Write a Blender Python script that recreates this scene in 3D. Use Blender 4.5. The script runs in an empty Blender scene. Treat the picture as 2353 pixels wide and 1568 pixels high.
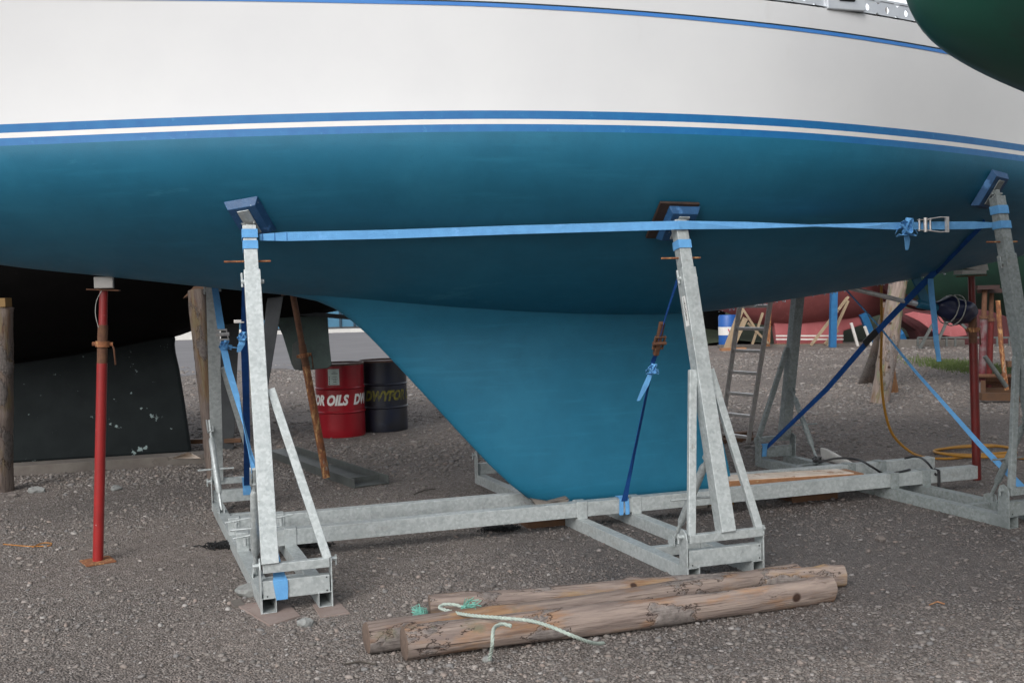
import bpy, bmesh, math, random
import numpy as np
from mathutils import Vector, Matrix
random.seed(7); rng=np.random.default_rng(11)
scene=bpy.context.scene; COL=scene.collection
R_=math.radians
# ---------------------------------------------------------------- camera
FPX,PW,PH=2300.,2352.,1568.
pt,rl,CH=R_(2.44),R_(1.6),1.6
cF=np.array([0,math.cos(pt),-math.sin(pt)]);_R=np.array([1.,0,0]);_U=np.array([0,math.sin(pt),math.cos(pt)])
cU=math.cos(rl)*_U+math.sin(rl)*_R; cR=math.cos(rl)*_R-math.sin(rl)*_U
cam=bpy.data.objects.new('camera',bpy.data.cameras.new('camera')); COL.objects.link(cam)
cam.data.sensor_width=36; cam.data.lens=FPX/PW*36; cam.data.clip_end=500; cam.data.clip_start=.05
m=Matrix.Identity(4)
for i in range(3): m[i][0]=cR[i]; m[i][1]=cU[i]; m[i][2]=-cF[i]
m[2][3]=CH; cam.matrix_world=m; scene.camera=cam
# ---------------------------------------------------------------- world, sun, exposure
SUN_EL,SUN_AZ=R_(37),R_(203)      # azimuth clockwise from +Y : behind and left of the camera
w=bpy.data.worlds.new('World'); scene.world=w; w.use_nodes=True
nt=w.node_tree; bg=nt.nodes['Background']
sky=nt.nodes.new('ShaderNodeTexSky'); sky.sky_type='NISHITA'; sky.sun_disc=False
sky.sun_elevation=SUN_EL; sky.sun_rotation=SUN_AZ; sky.dust_density=3; sky.air_density=1.2
hs=nt.nodes.new('ShaderNodeHueSaturation'); hs.inputs['Saturation'].default_value=.22
nt.links.new(sky.outputs[0],hs.inputs['Color'])
tc=nt.nodes.new('ShaderNodeTexCoord'); mp=nt.nodes.new('ShaderNodeMapping'); mp.inputs['Scale'].default_value=(1,1,3)
nz=nt.nodes.new('ShaderNodeTexNoise'); nz.inputs['Scale'].default_value=1.6; nz.inputs['Detail'].default_value=5
rp=nt.nodes.new('ShaderNodeValToRGB'); rp.color_ramp.elements[0].position=.35; rp.color_ramp.elements[1].position=.68
rp.color_ramp.elements[0].color=(.42,.45,.50,1); rp.color_ramp.elements[1].color=(1.45,1.44,1.42,1)
mx=nt.nodes.new('ShaderNodeMixRGB'); mx.blend_type='MULTIPLY'; mx.inputs[0].default_value=1
nt.links.new(tc.outputs['Generated'],mp.inputs[0]); nt.links.new(mp.outputs[0],nz.inputs['Vector'])
nt.links.new(nz.outputs[0],rp.inputs[0]); nt.links.new(hs.outputs[0],mx.inputs[1]); nt.links.new(rp.outputs[0],mx.inputs[2])
nt.links.new(mx.outputs[0],bg.inputs[0]); bg.inputs[1].default_value=.145
sl=bpy.data.lights.new('sun','SUN'); sl.energy=.85; sl.angle=R_(24); sl.color=(1,.97,.92)
so=bpy.data.objects.new('sun',sl); COL.objects.link(so)
sd=Vector((math.sin(SUN_AZ)*math.cos(SUN_EL),math.cos(SUN_AZ)*math.cos(SUN_EL),math.sin(SUN_EL)))
so.rotation_euler=sd.to_track_quat('Z','Y').to_euler(); so.location=sd*60
scene.view_settings.view_transform='Standard'; scene.view_settings.look='None'
scene.view_settings.exposure=.70; scene.view_settings.gamma=1
# ---------------------------------------------------------------- survey helpers: boat-yard frame (s along the yacht, t away from camera, z up)
TH=R_(17); O=np.array([0,0,CH]); A=np.array([math.cos(TH),math.sin(TH),0]); N=np.array([-math.sin(TH),math.cos(TH),0]); C0=np.array([.3,7.1,0]); Z=np.array([0,0,1.])
def H(s,t,z=0): return C0+A*s+N*t+Z*z
def ray(x,y): return cF+(x-1176)/FPX*cR+(784-y)/FPX*cU
def G(x,y,z=0):
    d=ray(x,y); return O+d*((z-CH)/d[2])
def T(x,y,t):
    d=ray(x,y); return O+d*((C0@N+t-O@N)/(d@N))
def Y(x,y,yy):
    d=ray(x,y); return O+d*(yy/d[1])
def ST(P): return (P-C0)@A,(P-C0)@N,P[2]
def nrm(v):
    v=np.asarray(v,float); return v/np.linalg.norm(v)
def lerp(a,b,k): return np.asarray(a)*(1-k)+np.asarray(b)*k
def spl(xs,ys):
    xs=np.array(xs,float);ys=np.array(ys,float)
    d=np.diff(ys)/np.diff(xs); mm=np.empty(len(xs)); mm[0]=d[0];mm[-1]=d[-1]; mm[1:-1]=(d[:-1]+d[1:])/2
    def f(x):
        x=min(max(x,xs[0]),xs[-1]); i=min(int(np.searchsorted(xs,x,side='right'))-1,len(xs)-2); i=max(i,0)
        h=xs[i+1]-xs[i];u=(x-xs[i])/h
        return (2*u**3-3*u*u+1)*ys[i]+(u**3-2*u*u+u)*h*mm[i]+(3*u*u-2*u**3)*ys[i+1]+(u**3-u*u)*h*mm[i+1]
    return f
def curve(pts,n):
    pts=np.array(pts,float); L=np.r_[0,np.cumsum(np.linalg.norm(np.diff(pts,axis=0),axis=1))]
    fs=[spl(L,pts[:,i]) for i in range(3)]
    return [np.array([f(x) for f in fs]) for x in np.linspace(0,L[-1],n)]
# ---------------------------------------------------------------- materials
def newmat(name):
    m=bpy.data.materials.new(name); m.use_nodes=True; return m,m.node_tree,m.node_tree.nodes['Principled BSDF']
def noise_node(t,scale,detail=6,stretch=None,vor=False,rough=.6,coord='Object'):
    tc=t.nodes.new('ShaderNodeTexCoord'); mp=t.nodes.new('ShaderNodeMapping')
    mp.inputs['Location'].default_value=(random.random()*9,random.random()*9,random.random()*9)
    if stretch: mp.inputs['Scale'].default_value=stretch
    t.links.new(tc.outputs[coord],mp.inputs[0])
    if vor:
        n=t.nodes.new('ShaderNodeTexVoronoi'); n.inputs['Scale'].default_value=scale
    else:
        n=t.nodes.new('ShaderNodeTexNoise'); n.inputs['Scale'].default_value=scale; n.inputs['Detail'].default_value=detail; n.inputs['Roughness'].default_value=rough
    t.links.new(mp.outputs[0],n.inputs['Vector']); return n
def ramp(t,src,lo,hi):
    r=t.nodes.new('ShaderNodeMapRange'); r.inputs['From Min'].default_value=lo; r.inputs['From Max'].default_value=hi
    t.links.new(src,r.inputs['Value']); return r.outputs[0]
def mix(t,fac,a,b):
    n=t.nodes.new('ShaderNodeMixRGB'); t.links.new(fac,n.inputs[0])
    for i,c in ((1,a),(2,b)):
        if isinstance(c,tuple): n.inputs[i].default_value=(*c,1)
        else: t.links.new(c,n.inputs[i])
    return n.outputs[0]
def PM(name,c1,c2=None,scale=6,lo=.35,hi=.65,rough=.6,metal=0,bump=0,bs=40,layers=(),stretch=None,coat=0,rvar=0,spec=None,bst=None,vbump=False):
    m,t,b=newmat(name); c2=c2 or tuple(x*.8 for x in c1)
    n=noise_node(t,scale,stretch=stretch); col=mix(t,ramp(t,n.outputs[0],lo,hi),c1,c2)
    for L in layers:   # (colour, scale, lo, hi, stretch, voronoi)
        L=list(L)+[None]*(6-len(L)); q=noise_node(t,L[1],stretch=L[4],vor=bool(L[5]),rough=.65)
        col=mix(t,ramp(t,q.outputs['Color' if L[5] else 0],L[2],L[3]),col,L[0])
    t.links.new(col,b.inputs['Base Color']); b.inputs['Roughness'].default_value=rough; b.inputs['Metallic'].default_value=metal
    if spec is not None: b.inputs['Specular IOR Level'].default_value=spec
    if rvar:
        q=noise_node(t,scale*2); r=t.nodes.new('ShaderNodeMapRange'); r.inputs['To Min'].default_value=rough-rvar; r.inputs['To Max'].default_value=rough+rvar
        t.links.new(q.outputs[0],r.inputs['Value']); t.links.new(r.outputs[0],b.inputs['Roughness'])
    if coat: b.inputs['Coat Weight'].default_value=coat; b.inputs['Coat Roughness'].default_value=.06
    if bump:
        q=noise_node(t,bs,stretch=bst or stretch,vor=vbump); bm=t.nodes.new('ShaderNodeBump'); bm.inputs['Strength'].default_value=bump; bm.inputs['Distance'].default_value=.01
        t.links.new(q.outputs[0],bm.inputs['Height']); t.links.new(bm.outputs[0],b.inputs['Normal'])
    return m
MT={}
MT['gel']=PM('white_gelcoat',(.69,.695,.70),(.655,.66,.67),1.3,rough=.13,coat=.6,bump=.05,bs=1.2,layers=[((.62,.62,.62),3,.62,.8,(1,1,.3))])
MT['gelw']=PM('gelcoat_stripe_white',(.70,.685,.67),(.66,.65,.63),8,rough=.25)
MT['teal']=PM('teal_antifouling',(.011,.115,.195),(.013,.13,.22),5,rough=.48,bump=.12,bs=170,layers=[((.020,.155,.25),1.1,.52,.75),((.010,.10,.175),45,.6,.8),((.018,.15,.245),7,.55,.75,(.25,.25,3)),((.03,.17,.26),3.2,.66,.72,(.4,.4,2.2))],rvar=.08,spec=.4)
MT['boot']=PM('blue_boot_paint',(.014,.125,.33),(.018,.15,.36),14,rough=.4,layers=[((.04,.21,.42),22,.6,.75)],bump=.05,bs=80)
MT['cove']=PM('blue_cove_line',(.05,.20,.55),(.06,.22,.58),9,rough=.4)
MT['dark']=PM('groove_shade_line',(.006,.02,.03),rough=.6)
MT['alu']=PM('anodised_rail',(.62,.64,.66),(.55,.57,.6),9,rough=.35,metal=.6)
def galv(name,c1,c2,c3,metal=.35,rough=.48):
    m,t,b=newmat(name)
    v=noise_node(t,62,vor=True); n=noise_node(t,30); n2=noise_node(t,3.2)
    sep=t.nodes.new('ShaderNodeSeparateColor'); t.links.new(v.outputs['Color'],sep.inputs[0])
    c=mix(t,ramp(t,sep.outputs[0],.1,.9),c1,c2); c=mix(t,ramp(t,n.outputs[0],.5,.72),c,c3); c=mix(t,ramp(t,n2.outputs[0],.55,.75),c,tuple(x*.78 for x in c1))
    gr=noise_node(t,9,8,rough=.75); c=mix(t,ramp(t,gr.outputs[0],.64,.72),c,(.24,.19,.15)); gr2=noise_node(t,2.2,8,stretch=(1,1,4),rough=.7); c=mix(t,ramp(t,gr2.outputs[0],.60,.8),c,(.30,.29,.27))
    t.links.new(c,b.inputs['Base Color']); b.inputs['Metallic'].default_value=metal
    r=t.nodes.new('ShaderNodeMapRange'); r.inputs['To Min'].default_value=rough-.1; r.inputs['To Max'].default_value=rough+.12
    t.links.new(sep.outputs[1],r.inputs['Value']); t.links.new(r.outputs[0],b.inputs['Roughness'])
    bm=t.nodes.new('ShaderNodeBump'); bm.inputs['Strength'].default_value=.12; bm.inputs['Distance'].default_value=.004
    t.links.new(n.outputs[0],bm.inputs['Height']); t.links.new(bm.outputs[0],b.inputs['Normal']); return m
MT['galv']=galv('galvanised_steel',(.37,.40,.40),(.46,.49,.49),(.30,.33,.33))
MT['galvd']=galv('darker_galvanised_steel',(.24,.27,.27),(.31,.34,.34),(.19,.21,.2),rough=.6)  # darker, rougher version of the galvanised steel
MT['grit']=PM('sandy_galvanised',(.30,.27,.25),(.24,.25,.25),20,rough=.85)
MT['steel']=PM('stainless_steel',(.62,.60,.58),(.46,.43,.41),30,rough=.32,metal=.5)
MT['rust']=PM('rusty_steel',(.27,.10,.038),(.14,.055,.028),25,rough=.85,bump=.4,bs=90,layers=[((.46,.26,.11),34,.53,.62,(1,1,.3)),((.33,.30,.25),12,.63,.70,(1,1,.3))])
MT['rustd']=PM('dark_rusty_steel',(.085,.035,.02),(.13,.06,.03),30,rough=.85,bump=.3,bs=90)
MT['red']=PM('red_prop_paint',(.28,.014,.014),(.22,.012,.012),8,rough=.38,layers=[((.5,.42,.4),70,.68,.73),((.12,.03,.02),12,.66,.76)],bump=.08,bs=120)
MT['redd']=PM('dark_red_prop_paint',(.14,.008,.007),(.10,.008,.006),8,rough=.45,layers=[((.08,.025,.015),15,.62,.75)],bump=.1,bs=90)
MT['redpale']=PM('worn_red_paint',(.035,.012,.01),(.025,.010,.008),14,rough=.6,layers=[((.09,.04,.02),18,.6,.75)])
MT['redwhite']=PM('red_and_white_worn_paint',(.17,.155,.155),(.11,.014,.02),5,.40,.6,rough=.55)
MT['wht']=PM('white_painted_wood',(.62,.60,.57),(.55,.53,.5),20,rough=.7,bump=.15,bs=30)
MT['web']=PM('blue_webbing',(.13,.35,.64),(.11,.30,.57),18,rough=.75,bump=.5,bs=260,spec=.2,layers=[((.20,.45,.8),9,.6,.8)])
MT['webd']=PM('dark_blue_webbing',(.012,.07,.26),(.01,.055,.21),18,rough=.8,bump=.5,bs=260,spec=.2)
MT['pad']=PM('blue_pad_paint',(.013,.06,.15),(.017,.075,.18),16,rough=.5,layers=[((.45,.55,.6),38,.66,.72),((.06,.17,.36),9,.6,.7)],bump=.25,bs=60)
MT['padw']=PM('dark_wet_timber',(.04,.022,.014),(.02,.012,.01),12,rough=.6,bump=.3,bs=40)
MT['blackboat']=PM('black_bitumen_hull',(.007,.0065,.0065),(.005,.005,.005),5,rough=.75,layers=[((.02,.02,.02),11,.66,.74,(1,1,3))],bump=.15,bs=30,spec=.08)
MT['blackkeel']=PM('dark_grey_keel_paint',(.014,.018,.019),(.010,.013,.014),4,rough=.7,layers=[((.22,.28,.28),5.5,.645,.66),((.2,.26,.26),18,.71,.72)],bump=.2,bs=40,spec=.12)
MT['greyfin']=PM('grey_green_rudder_paint',(.06,.09,.08),(.05,.07,.065),7,rough=.7,layers=[((.035,.05,.05),3,.55,.7)],bump=.1,bs=40)
MT['darkplank']=PM('dark_grey_plank',(.055,.06,.065),(.04,.043,.047),7,rough=.75,bump=.2,bs=30)
MT['green']=PM('green_hull_paint',(.006,.062,.042),(.009,.034,.028),1.6,.4,.62,rough=.42,layers=[((.016,.03,.026),3.3,.55,.72),((.04,.075,.07),9,.68,.8,(1,1,.4))],bump=.06,bs=8)
MT['greenfar']=PM('dark_green_hull_paint',(.012,.045,.03),(.01,.03,.022),2,rough=.5)
MT['pink']=PM('faded_red_antifouling',(.34,.095,.10),(.28,.07,.075),2,rough=.8,layers=[((.42,.16,.16),5,.6,.75,(1,1,.3))])
MT['mred']=PM('mid_red_antifouling',(.24,.065,.065),(.19,.05,.05),2,rough=.8,layers=[((.3,.1,.1),5,.6,.75,(1,1,.3))])
MT['dred']=PM('shaded_red_antifouling',(.06,.010,.012),(.045,.009,.011),2,rough=.8,layers=[((.11,.02,.022),5,.62,.75,(1,1,.3))])  # red bottom paint darkened, the shade on the hull put into its colour
MT['bluep']=PM('blue_prop_paint',(.01,.09,.22),(.015,.12,.28),9,rough=.6)
MT['bdrum']=PM('blue_plastic_drum',(.01,.09,.33),(.01,.07,.27),9,rough=.45)
MT['drumr']=PM('red_drum_paint',(.27,.006,.014),(.21,.006,.012),5,rough=.28,bump=.08,bs=9,layers=[((.10,.005,.01),4,.6,.8)])
MT['drumb']=PM('dark_navy_drum_paint',(.008,.013,.032),(.014,.014,.016),4,rough=.42,layers=[((.05,.03,.02),11,.66,.76)],bump=.1,bs=20)
MT['drumrim']=PM('worn_drum_rim',(.06,.02,.02),(.12,.07,.05),20,rough=.6)
MT['paper']=PM('label_paper',(.42,.50,.47),(.38,.45,.43),10,rough=.6)
MT['ink']=PM('black_ink',(.015,.015,.018),rough=.6)
MT['letw']=PM('white_lettering',(.75,.75,.73),(.66,.66,.64),30,rough=.5)
MT['lety']=PM('faded_yellow_lettering',(.19,.17,.012),(.05,.05,.02),22,rough=.6)
MT['letr']=PM('red_lettering',(.45,.03,.04),rough=.6)
MT['plate']=PM('dusty_rusty_plate',(.20,.15,.13),(.24,.19,.17),8,rough=.9,bump=.3,bs=60,layers=[((.30,.27,.25),14,.62,.75),((.12,.05,.04),25,.62,.72)])
MT['channel']=PM('dull_grey_steel',(.10,.11,.105),(.075,.08,.078),9,rough=.6,metal=.2,layers=[((.2,.15,.1),20,.68,.75)])
MT['rope']=PM('pale_green_rope',(.38,.44,.39),(.30,.35,.31),60,rough=.9,bump=.4,bs=140,layers=[((.45,.52,.46),40,.6,.7)])
MT['ropefray']=PM('frayed_green_rope',(.10,.32,.26),(.2,.42,.35),40,rough=.9)
MT['hose']=PM('yellow_hose',(.42,.20,.022),(.36,.17,.02),9,rough=.45)
MT['cable']=PM('black_cable',(.012,.012,.014),rough=.5)
MT['orange']=PM('orange_cord',(.42,.17,.03),(.3,.13,.03),30,rough=.8)
MT['navy']=PM('navy_canvas',(.008,.012,.05),(.006,.008,.035),9,rough=.4,bump=.5,bs=14)
MT['cordw']=PM('pale_cord',(.4,.4,.37),rough=.8)
MT['timber']=PM('sawn_timber',(.30,.15,.07),(.22,.10,.045),6,rough=.8,bump=.2,bs=30,stretch=(1,8,8),layers=[((.36,.24,.13),9,.6,.7,(1,6,6))])
MT['timberw']=PM('whitewashed_timber_top',(.62,.55,.48),(.5,.4,.32),8,rough=.8,layers=[((.28,.15,.08),10,.6,.66)])
MT['timberd']=PM('dark_wet_timber_block',(.10,.045,.018),(.07,.035,.018),8,rough=.7,bump=.2,bs=30)
MT['timberg']=PM('grey_weathered_timber',(.14,.125,.11),(.105,.09,.08),7,rough=.9,bump=.3,bs=30,layers=[((.05,.04,.035),14,.62,.7)])
MT['timbery']=PM('yellow_new_timber',(.20,.12,.04),(.16,.09,.03),7,rough=.8)
MT['beige']=PM('beige_trestle_timber',(.34,.26,.17),(.27,.2,.13),8,rough=.85)
MT['concrete']=PM('pale_kerb_concrete',(.52,.51,.48),(.45,.44,.42),3,rough=.85)
MT['fence']=PM('blue_sheet_cladding',(.035,.14,.23),(.03,.12,.2),2,rough=.6)
MT['fencer']=PM('dark_fence_rib',(.01,.035,.06),rough=.7)
MT['bark']=PM('tree_bark',(.06,.05,.04),(.035,.03,.025),9,rough=.9)
MT['leaf']=PM('dark_leaves',(.045,.075,.025),(.03,.05,.02),1.5,rough=.8,layers=[((.07,.11,.035),.9,.55,.7)])
MT['leafp']=PM('blossoming_leaves',(.07,.10,.035),(.05,.075,.03),1.5,rough=.8,layers=[((.4,.38,.36),7,.6,.7)])
MT['grass']=PM('fresh_grass',(.10,.14,.035),(.07,.10,.028),3,rough=.85)
MT['bank']=PM('dark_grass_bank',(.03,.042,.016),(.022,.03,.013),2,rough=.9,bump=.5,bs=8)
MT['fuzz']=PM('black_fuzz',(.008,.008,.009),rough=.8)
def logmat(name,sc=1.,tone=1.,rich=1.):
    m,t,b=newmat(name)
    g=noise_node(t,7*sc,stretch=(.35,3.5,3.5)); g2=noise_node(t,26*sc,stretch=(.12,4,4))
    base=mix(t,ramp(t,g.outputs[0],.35,.65),(.37*tone,.295*tone,.25*tone),(.23*tone,.18*tone,.16*tone))
    base=mix(t,ramp(t,g2.outputs[0],.52,.72),base,(.115*tone,.08*tone,.068*tone))
    o=noise_node(t,3.6*sc,stretch=(.55,1.7,1.7)); ob=noise_node(t,11*sc,stretch=(.25,3,3)); oc=mix(t,ramp(t,ob.outputs[0],.4,.65),(.42*tone*rich,.25*tone,.145*tone),(.23*tone,.12*tone,.07*tone)); base=mix(t,ramp(t,o.outputs[0],.52,.63),base,oc); ck=noise_node(t,5*sc,3,stretch=(.10,9,9)); base=mix(t,ramp(t,ck.outputs[0],.66,.70),base,(.05,.035,.03))
    o2=noise_node(t,8*sc,stretch=(.4,2,2)); 
    bk=noise_node(t,2.5*sc,stretch=(.7,1.4,1.4)); bcol=mix(t,ramp(t,noise_node(t,30*sc).outputs[0],.4,.65),(.28*tone,.245*tone,.225*tone),(.17*tone,.145*tone,.135*tone))
    base=mix(t,ramp(t,bk.outputs[0],.545,.562),base,bcol)
    # crack line along the bark edge
    e1=t.nodes.new('ShaderNodeMath'); e1.operation='SUBTRACT'; e1.inputs[1].default_value=.542; t.links.new(bk.outputs[0],e1.inputs[0])
    e2=t.nodes.new('ShaderNodeMath'); e2.operation='ABSOLUTE'; t.links.new(e1.outputs[0],e2.inputs[0])
    base=mix(t,ramp(t,e2.outputs[0],.007,.0),base,(.02,.012,.01))
    mo=noise_node(t,4*sc); base=mix(t,ramp(t,mo.outputs[0],.63,.74),base,(.17*tone,.17*tone,.11*tone))
    k=noise_node(t,3.2*sc,vor=True,stretch=(1,1,1)); base=mix(t,ramp(t,k.outputs['Distance'],.10,.06),base,(.045,.025,.018))
    t.links.new(base,b.inputs['Base Color']); b.inputs['Roughness'].default_value=.85; b.inputs['Specular IOR Level'].default_value=.25
    bm=t.nodes.new('ShaderNodeBump'); bm.inputs['Strength'].default_value=.7; bm.inputs['Distance'].default_value=.012
    ad=t.nodes.new('ShaderNodeMath'); ad.operation='ADD'; t.links.new(g2.outputs[0],ad.inputs[0]); t.links.new(ramp(t,bk.outputs[0],.555,.575),ad.inputs[1])
    t.links.new(ad.outputs[0],bm.inputs['Height']); t.links.new(bm.outputs[0],b.inputs['Normal']); return m
MT['log']=logmat('weathered_log',1,.80,1.0); MT['log2']=logmat('weathered_grey_log',1.1,.74,.95); MT['log3']=logmat('thin_bark_log',1.4,.8,.85)
MT['trunk']=logmat('prop_trunk_bark',1.2,.5,.75); MT['trunkp']=logmat('pale_prop_trunk',1.2,.8,.5); MT['trunkd']=logmat('dark_prop_trunk',1.2,.5,.5)
MT['logend']=PM('sawn_log_end',(.15,.105,.08),(.10,.07,.055),30,rough=.9,bump=.3,bs=50)
# ---------------------------------------------------------------- mesh builder
class MB:
    def __init__(s): s.v=[];s.f=[];s.mi=[];s.cur=0
    def add(s,vs,fs):
        o=len(s.v); s.v+= [tuple(map(float,p)) for p in vs]; s.f+=[tuple(o+i for i in f) for f in fs]; s.mi+=[s.cur]*len(fs); return s
    def box(s,c,ax,ay,az):   # half-extent vectors
        c,ax,ay,az=map(np.asarray,(c,ax,ay,az))
        vs=[c+i*ax+j*ay+k*az for k in(-1,1) for j in(-1,1) for i in(-1,1)]
        fs=[(0,2,3,1),(4,5,7,6),(0,1,5,4),(2,6,7,3),(0,4,6,2),(1,3,7,5)]
        if np.dot(np.cross(ax,ay),az)<0: fs=[f[::-1] for f in fs]
        return s.add(vs,fs)
    def bar(s,p,q,w,d,side):  # solid rectangular bar p->q, w along side
        p,q=np.asarray(p,float),np.asarray(q,float); ax=nrm(q-p); sd=nrm(np.asarray(side)-ax*np.dot(side,ax)); up=np.cross(ax,sd)
        return s.box((p+q)/2,(q-p)/2,sd*w/2,up*d/2)
    def sq(s,p,q,w,d,side,wall=.005): # open hollow tube
        p,q=np.asarray(p,float),np.asarray(q,float); ax=nrm(q-p); sd=nrm(np.asarray(side)-ax*np.dot(side,ax)); up=np.cross(ax,sd)
        vs=[]
        for P in(p,q):
            for k in(0,1):
                for i,j in((-1,-1),(1,-1),(1,1),(-1,1)): vs.append(P+sd*i*(w/2-k*wall)+up*j*(d/2-k*wall))
        fs=[]
        for i in range(4):
            j=(i+1)%4; fs+=[(i,j,8+j,8+i),(4+j,4+i,12+i,12+j),(j,i,4+i,4+j),(8+i,8+j,12+j,12+i)]
        return s.add(vs,fs)
    def tube(s,pts,r,n=10,cap=True):
        pts=[np.asarray(p,float) for p in pts]; rs=[r]*len(pts) if np.isscalar(r) else r
        tg=[nrm(pts[min(i+1,len(pts)-1)]-pts[max(i-1,0)]) for i in range(len(pts))]
        u=nrm(np.cross(tg[0],(0,0,1) if abs(tg[0][2])<.9 else (1,0,0))); vs=[]
        for i,p in enumerate(pts):
            u=nrm(u-tg[i]*np.dot(u,tg[i])); v=np.cross(tg[i],u)
            for k in range(n):
                a=2*math.pi*k/n; vs.append(p+rs[i]*(math.cos(a)*u+math.sin(a)*v))
        fs=[(i*n+k,i*n+(k+1)%n,(i+1)*n+(k+1)%n,(i+1)*n+k) for i in range(len(pts)-1) for k in range(n)]
        if cap: fs+=[tuple(range(n))[::-1],tuple((len(pts)-1)*n+k for k in range(n))]
        return s.add(vs,fs)
    def ribbon(s,pts,wv,th=.003):
        pts=[np.asarray(p,float) for p in pts]; n=len(pts); vs=[]
        for i,p in enumerate(pts):
            w_=np.asarray(wv[i] if isinstance(wv,list) else wv,float); tg=nrm(pts[min(i+1,n-1)]-pts[max(i-1,0)]); nn=np.cross(tg,w_); nn=nn/(np.linalg.norm(nn)+1e-9)*th/2
            vs+=[p-w_/2-nn,p+w_/2-nn,p+w_/2+nn,p-w_/2+nn]
        fs=[(i*4+k,i*4+(k+1)%4,i*4+4+(k+1)%4,i*4+4+k) for i in range(n-1) for k in range(4)]+[(3,2,1,0),tuple(4*(n-1)+k for k in range(4))]
        return s.add(vs,fs)
    def grid(s,rows,closed=False):
        n=len(rows[0]); vs=[p for r in rows for p in r]
        fs=[(i*n+k,i*n+(k+1)%n,(i+1)*n+(k+1)%n,(i+1)*n+k) for i in range(len(rows)-1) for k in range(n if closed else n-1)]
        return s.add(vs,fs)
    def prism(s,poly,ext):
        poly=[np.asarray(p,float) for p in poly]; n=len(poly); ext=np.asarray(ext,float)
        fs=[tuple(range(n))[::-1],tuple(n+i for i in range(n))]+[(i,(i+1)%n,n+(i+1)%n,n+i) for i in range(n)]
        return s.add([p for p in poly]+[p+ext for p in poly],fs)
ORG={}
def setp(o,label=None,cat=None,group=None,kind=None):
    for k,v in(('label',label),('category',cat),('group',group),('kind',kind)):
        if v: o[k]=v
    return o
def thing(name,loc,label,cat,group=None):
    o=bpy.data.objects.new(name,None); o.location=[float(x) for x in loc]; o.empty_display_size=.1; COL.objects.link(o)
    ORG[o.name]=np.array(loc,float); return setp(o,label,cat,group)
def obj(name,mb,mat,parent=None,smooth=False,bev=0,label=None,cat=None,group=None,kind=None,origin=None,fix=True):
    if parent is not None: og=ORG[parent.name]
    else:
        a=np.array(mb.v); og=np.array(origin) if origin is not None else np.array([*( (a.min(0)+a.max(0))/2)[:2],a[:,2].min()])
        if kind=='structure': og=np.zeros(3)
    me=bpy.data.meshes.new(name); me.from_pydata([tuple(np.array(p)-og) for p in mb.v],[],mb.f)
    for mm in (mat if isinstance(mat,(list,tuple)) else [mat]): me.materials.append(mm)
    if isinstance(mat,(list,tuple)): me.polygons.foreach_set('material_index',mb.mi)
    if fix:
        b=bmesh.new(); b.from_mesh(me); bmesh.ops.remove_doubles(b,verts=b.verts,dist=1e-5); bmesh.ops.recalc_face_normals(b,faces=b.faces); b.to_mesh(me); b.free()
    if smooth: me.shade_smooth()
    o=bpy.data.objects.new(name,me); COL.objects.link(o)
    if parent is not None: o.parent=parent
    else: o.location=og
    ORG[o.name]=og
    if bev:
        md=o.modifiers.new('bevel','BEVEL'); md.width=bev; md.segments=2; md.limit_method='ANGLE'; md.angle_limit=R_(40)
    if smooth==2:
        md=o.modifiers.new('edge','EDGE_SPLIT'); md.split_angle=R_(40)
    return setp(o,label,cat,group,kind)
def part(name,mb,mat,parent,**k): return obj(name,mb,mat,parent,**k)
# ---------------------------------------------------------------- ground
def sheet(name,x0,x1,y0,y1,z,mat,nx=1,ny=1,fn=None,kind='structure'):
    b=MB(); b.grid([[ (x0+(x1-x0)*i/nx,y0+(y1-y0)*j/ny,z+(fn(x0+(x1-x0)*i/nx,y0+(y1-y0)*j/ny) if fn else 0)) for i in range(nx+1)] for j in range(ny+1)])
    return obj(name,b,mat,kind=kind,origin=(0,0,0))
def darken_patch(t,col):   # darker, smoother patch of ground with noisy edges, near right of the yacht
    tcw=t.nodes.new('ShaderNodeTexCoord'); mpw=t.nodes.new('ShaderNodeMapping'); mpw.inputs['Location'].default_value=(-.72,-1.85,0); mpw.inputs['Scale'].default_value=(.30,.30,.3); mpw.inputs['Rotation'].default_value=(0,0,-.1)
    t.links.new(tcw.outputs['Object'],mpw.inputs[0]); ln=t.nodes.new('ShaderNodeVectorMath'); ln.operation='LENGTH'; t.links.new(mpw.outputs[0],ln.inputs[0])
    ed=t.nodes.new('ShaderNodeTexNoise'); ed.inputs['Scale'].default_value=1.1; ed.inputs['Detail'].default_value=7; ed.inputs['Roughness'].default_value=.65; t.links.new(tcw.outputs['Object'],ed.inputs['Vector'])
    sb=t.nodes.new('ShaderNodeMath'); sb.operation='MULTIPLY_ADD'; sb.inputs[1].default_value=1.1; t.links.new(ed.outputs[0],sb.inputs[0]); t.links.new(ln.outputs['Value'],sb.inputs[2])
    patch_mask=ramp(t,sb.outputs[0],1.35,.95); wm=t.nodes.new('ShaderNodeMixRGB'); wm.blend_type='MULTIPLY'; wm.inputs[2].default_value=(.60,.60,.62,1); t.links.new(patch_mask,wm.inputs[0]); t.links.new(col,wm.inputs[1])
    return wm.outputs[0],patch_mask
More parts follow.
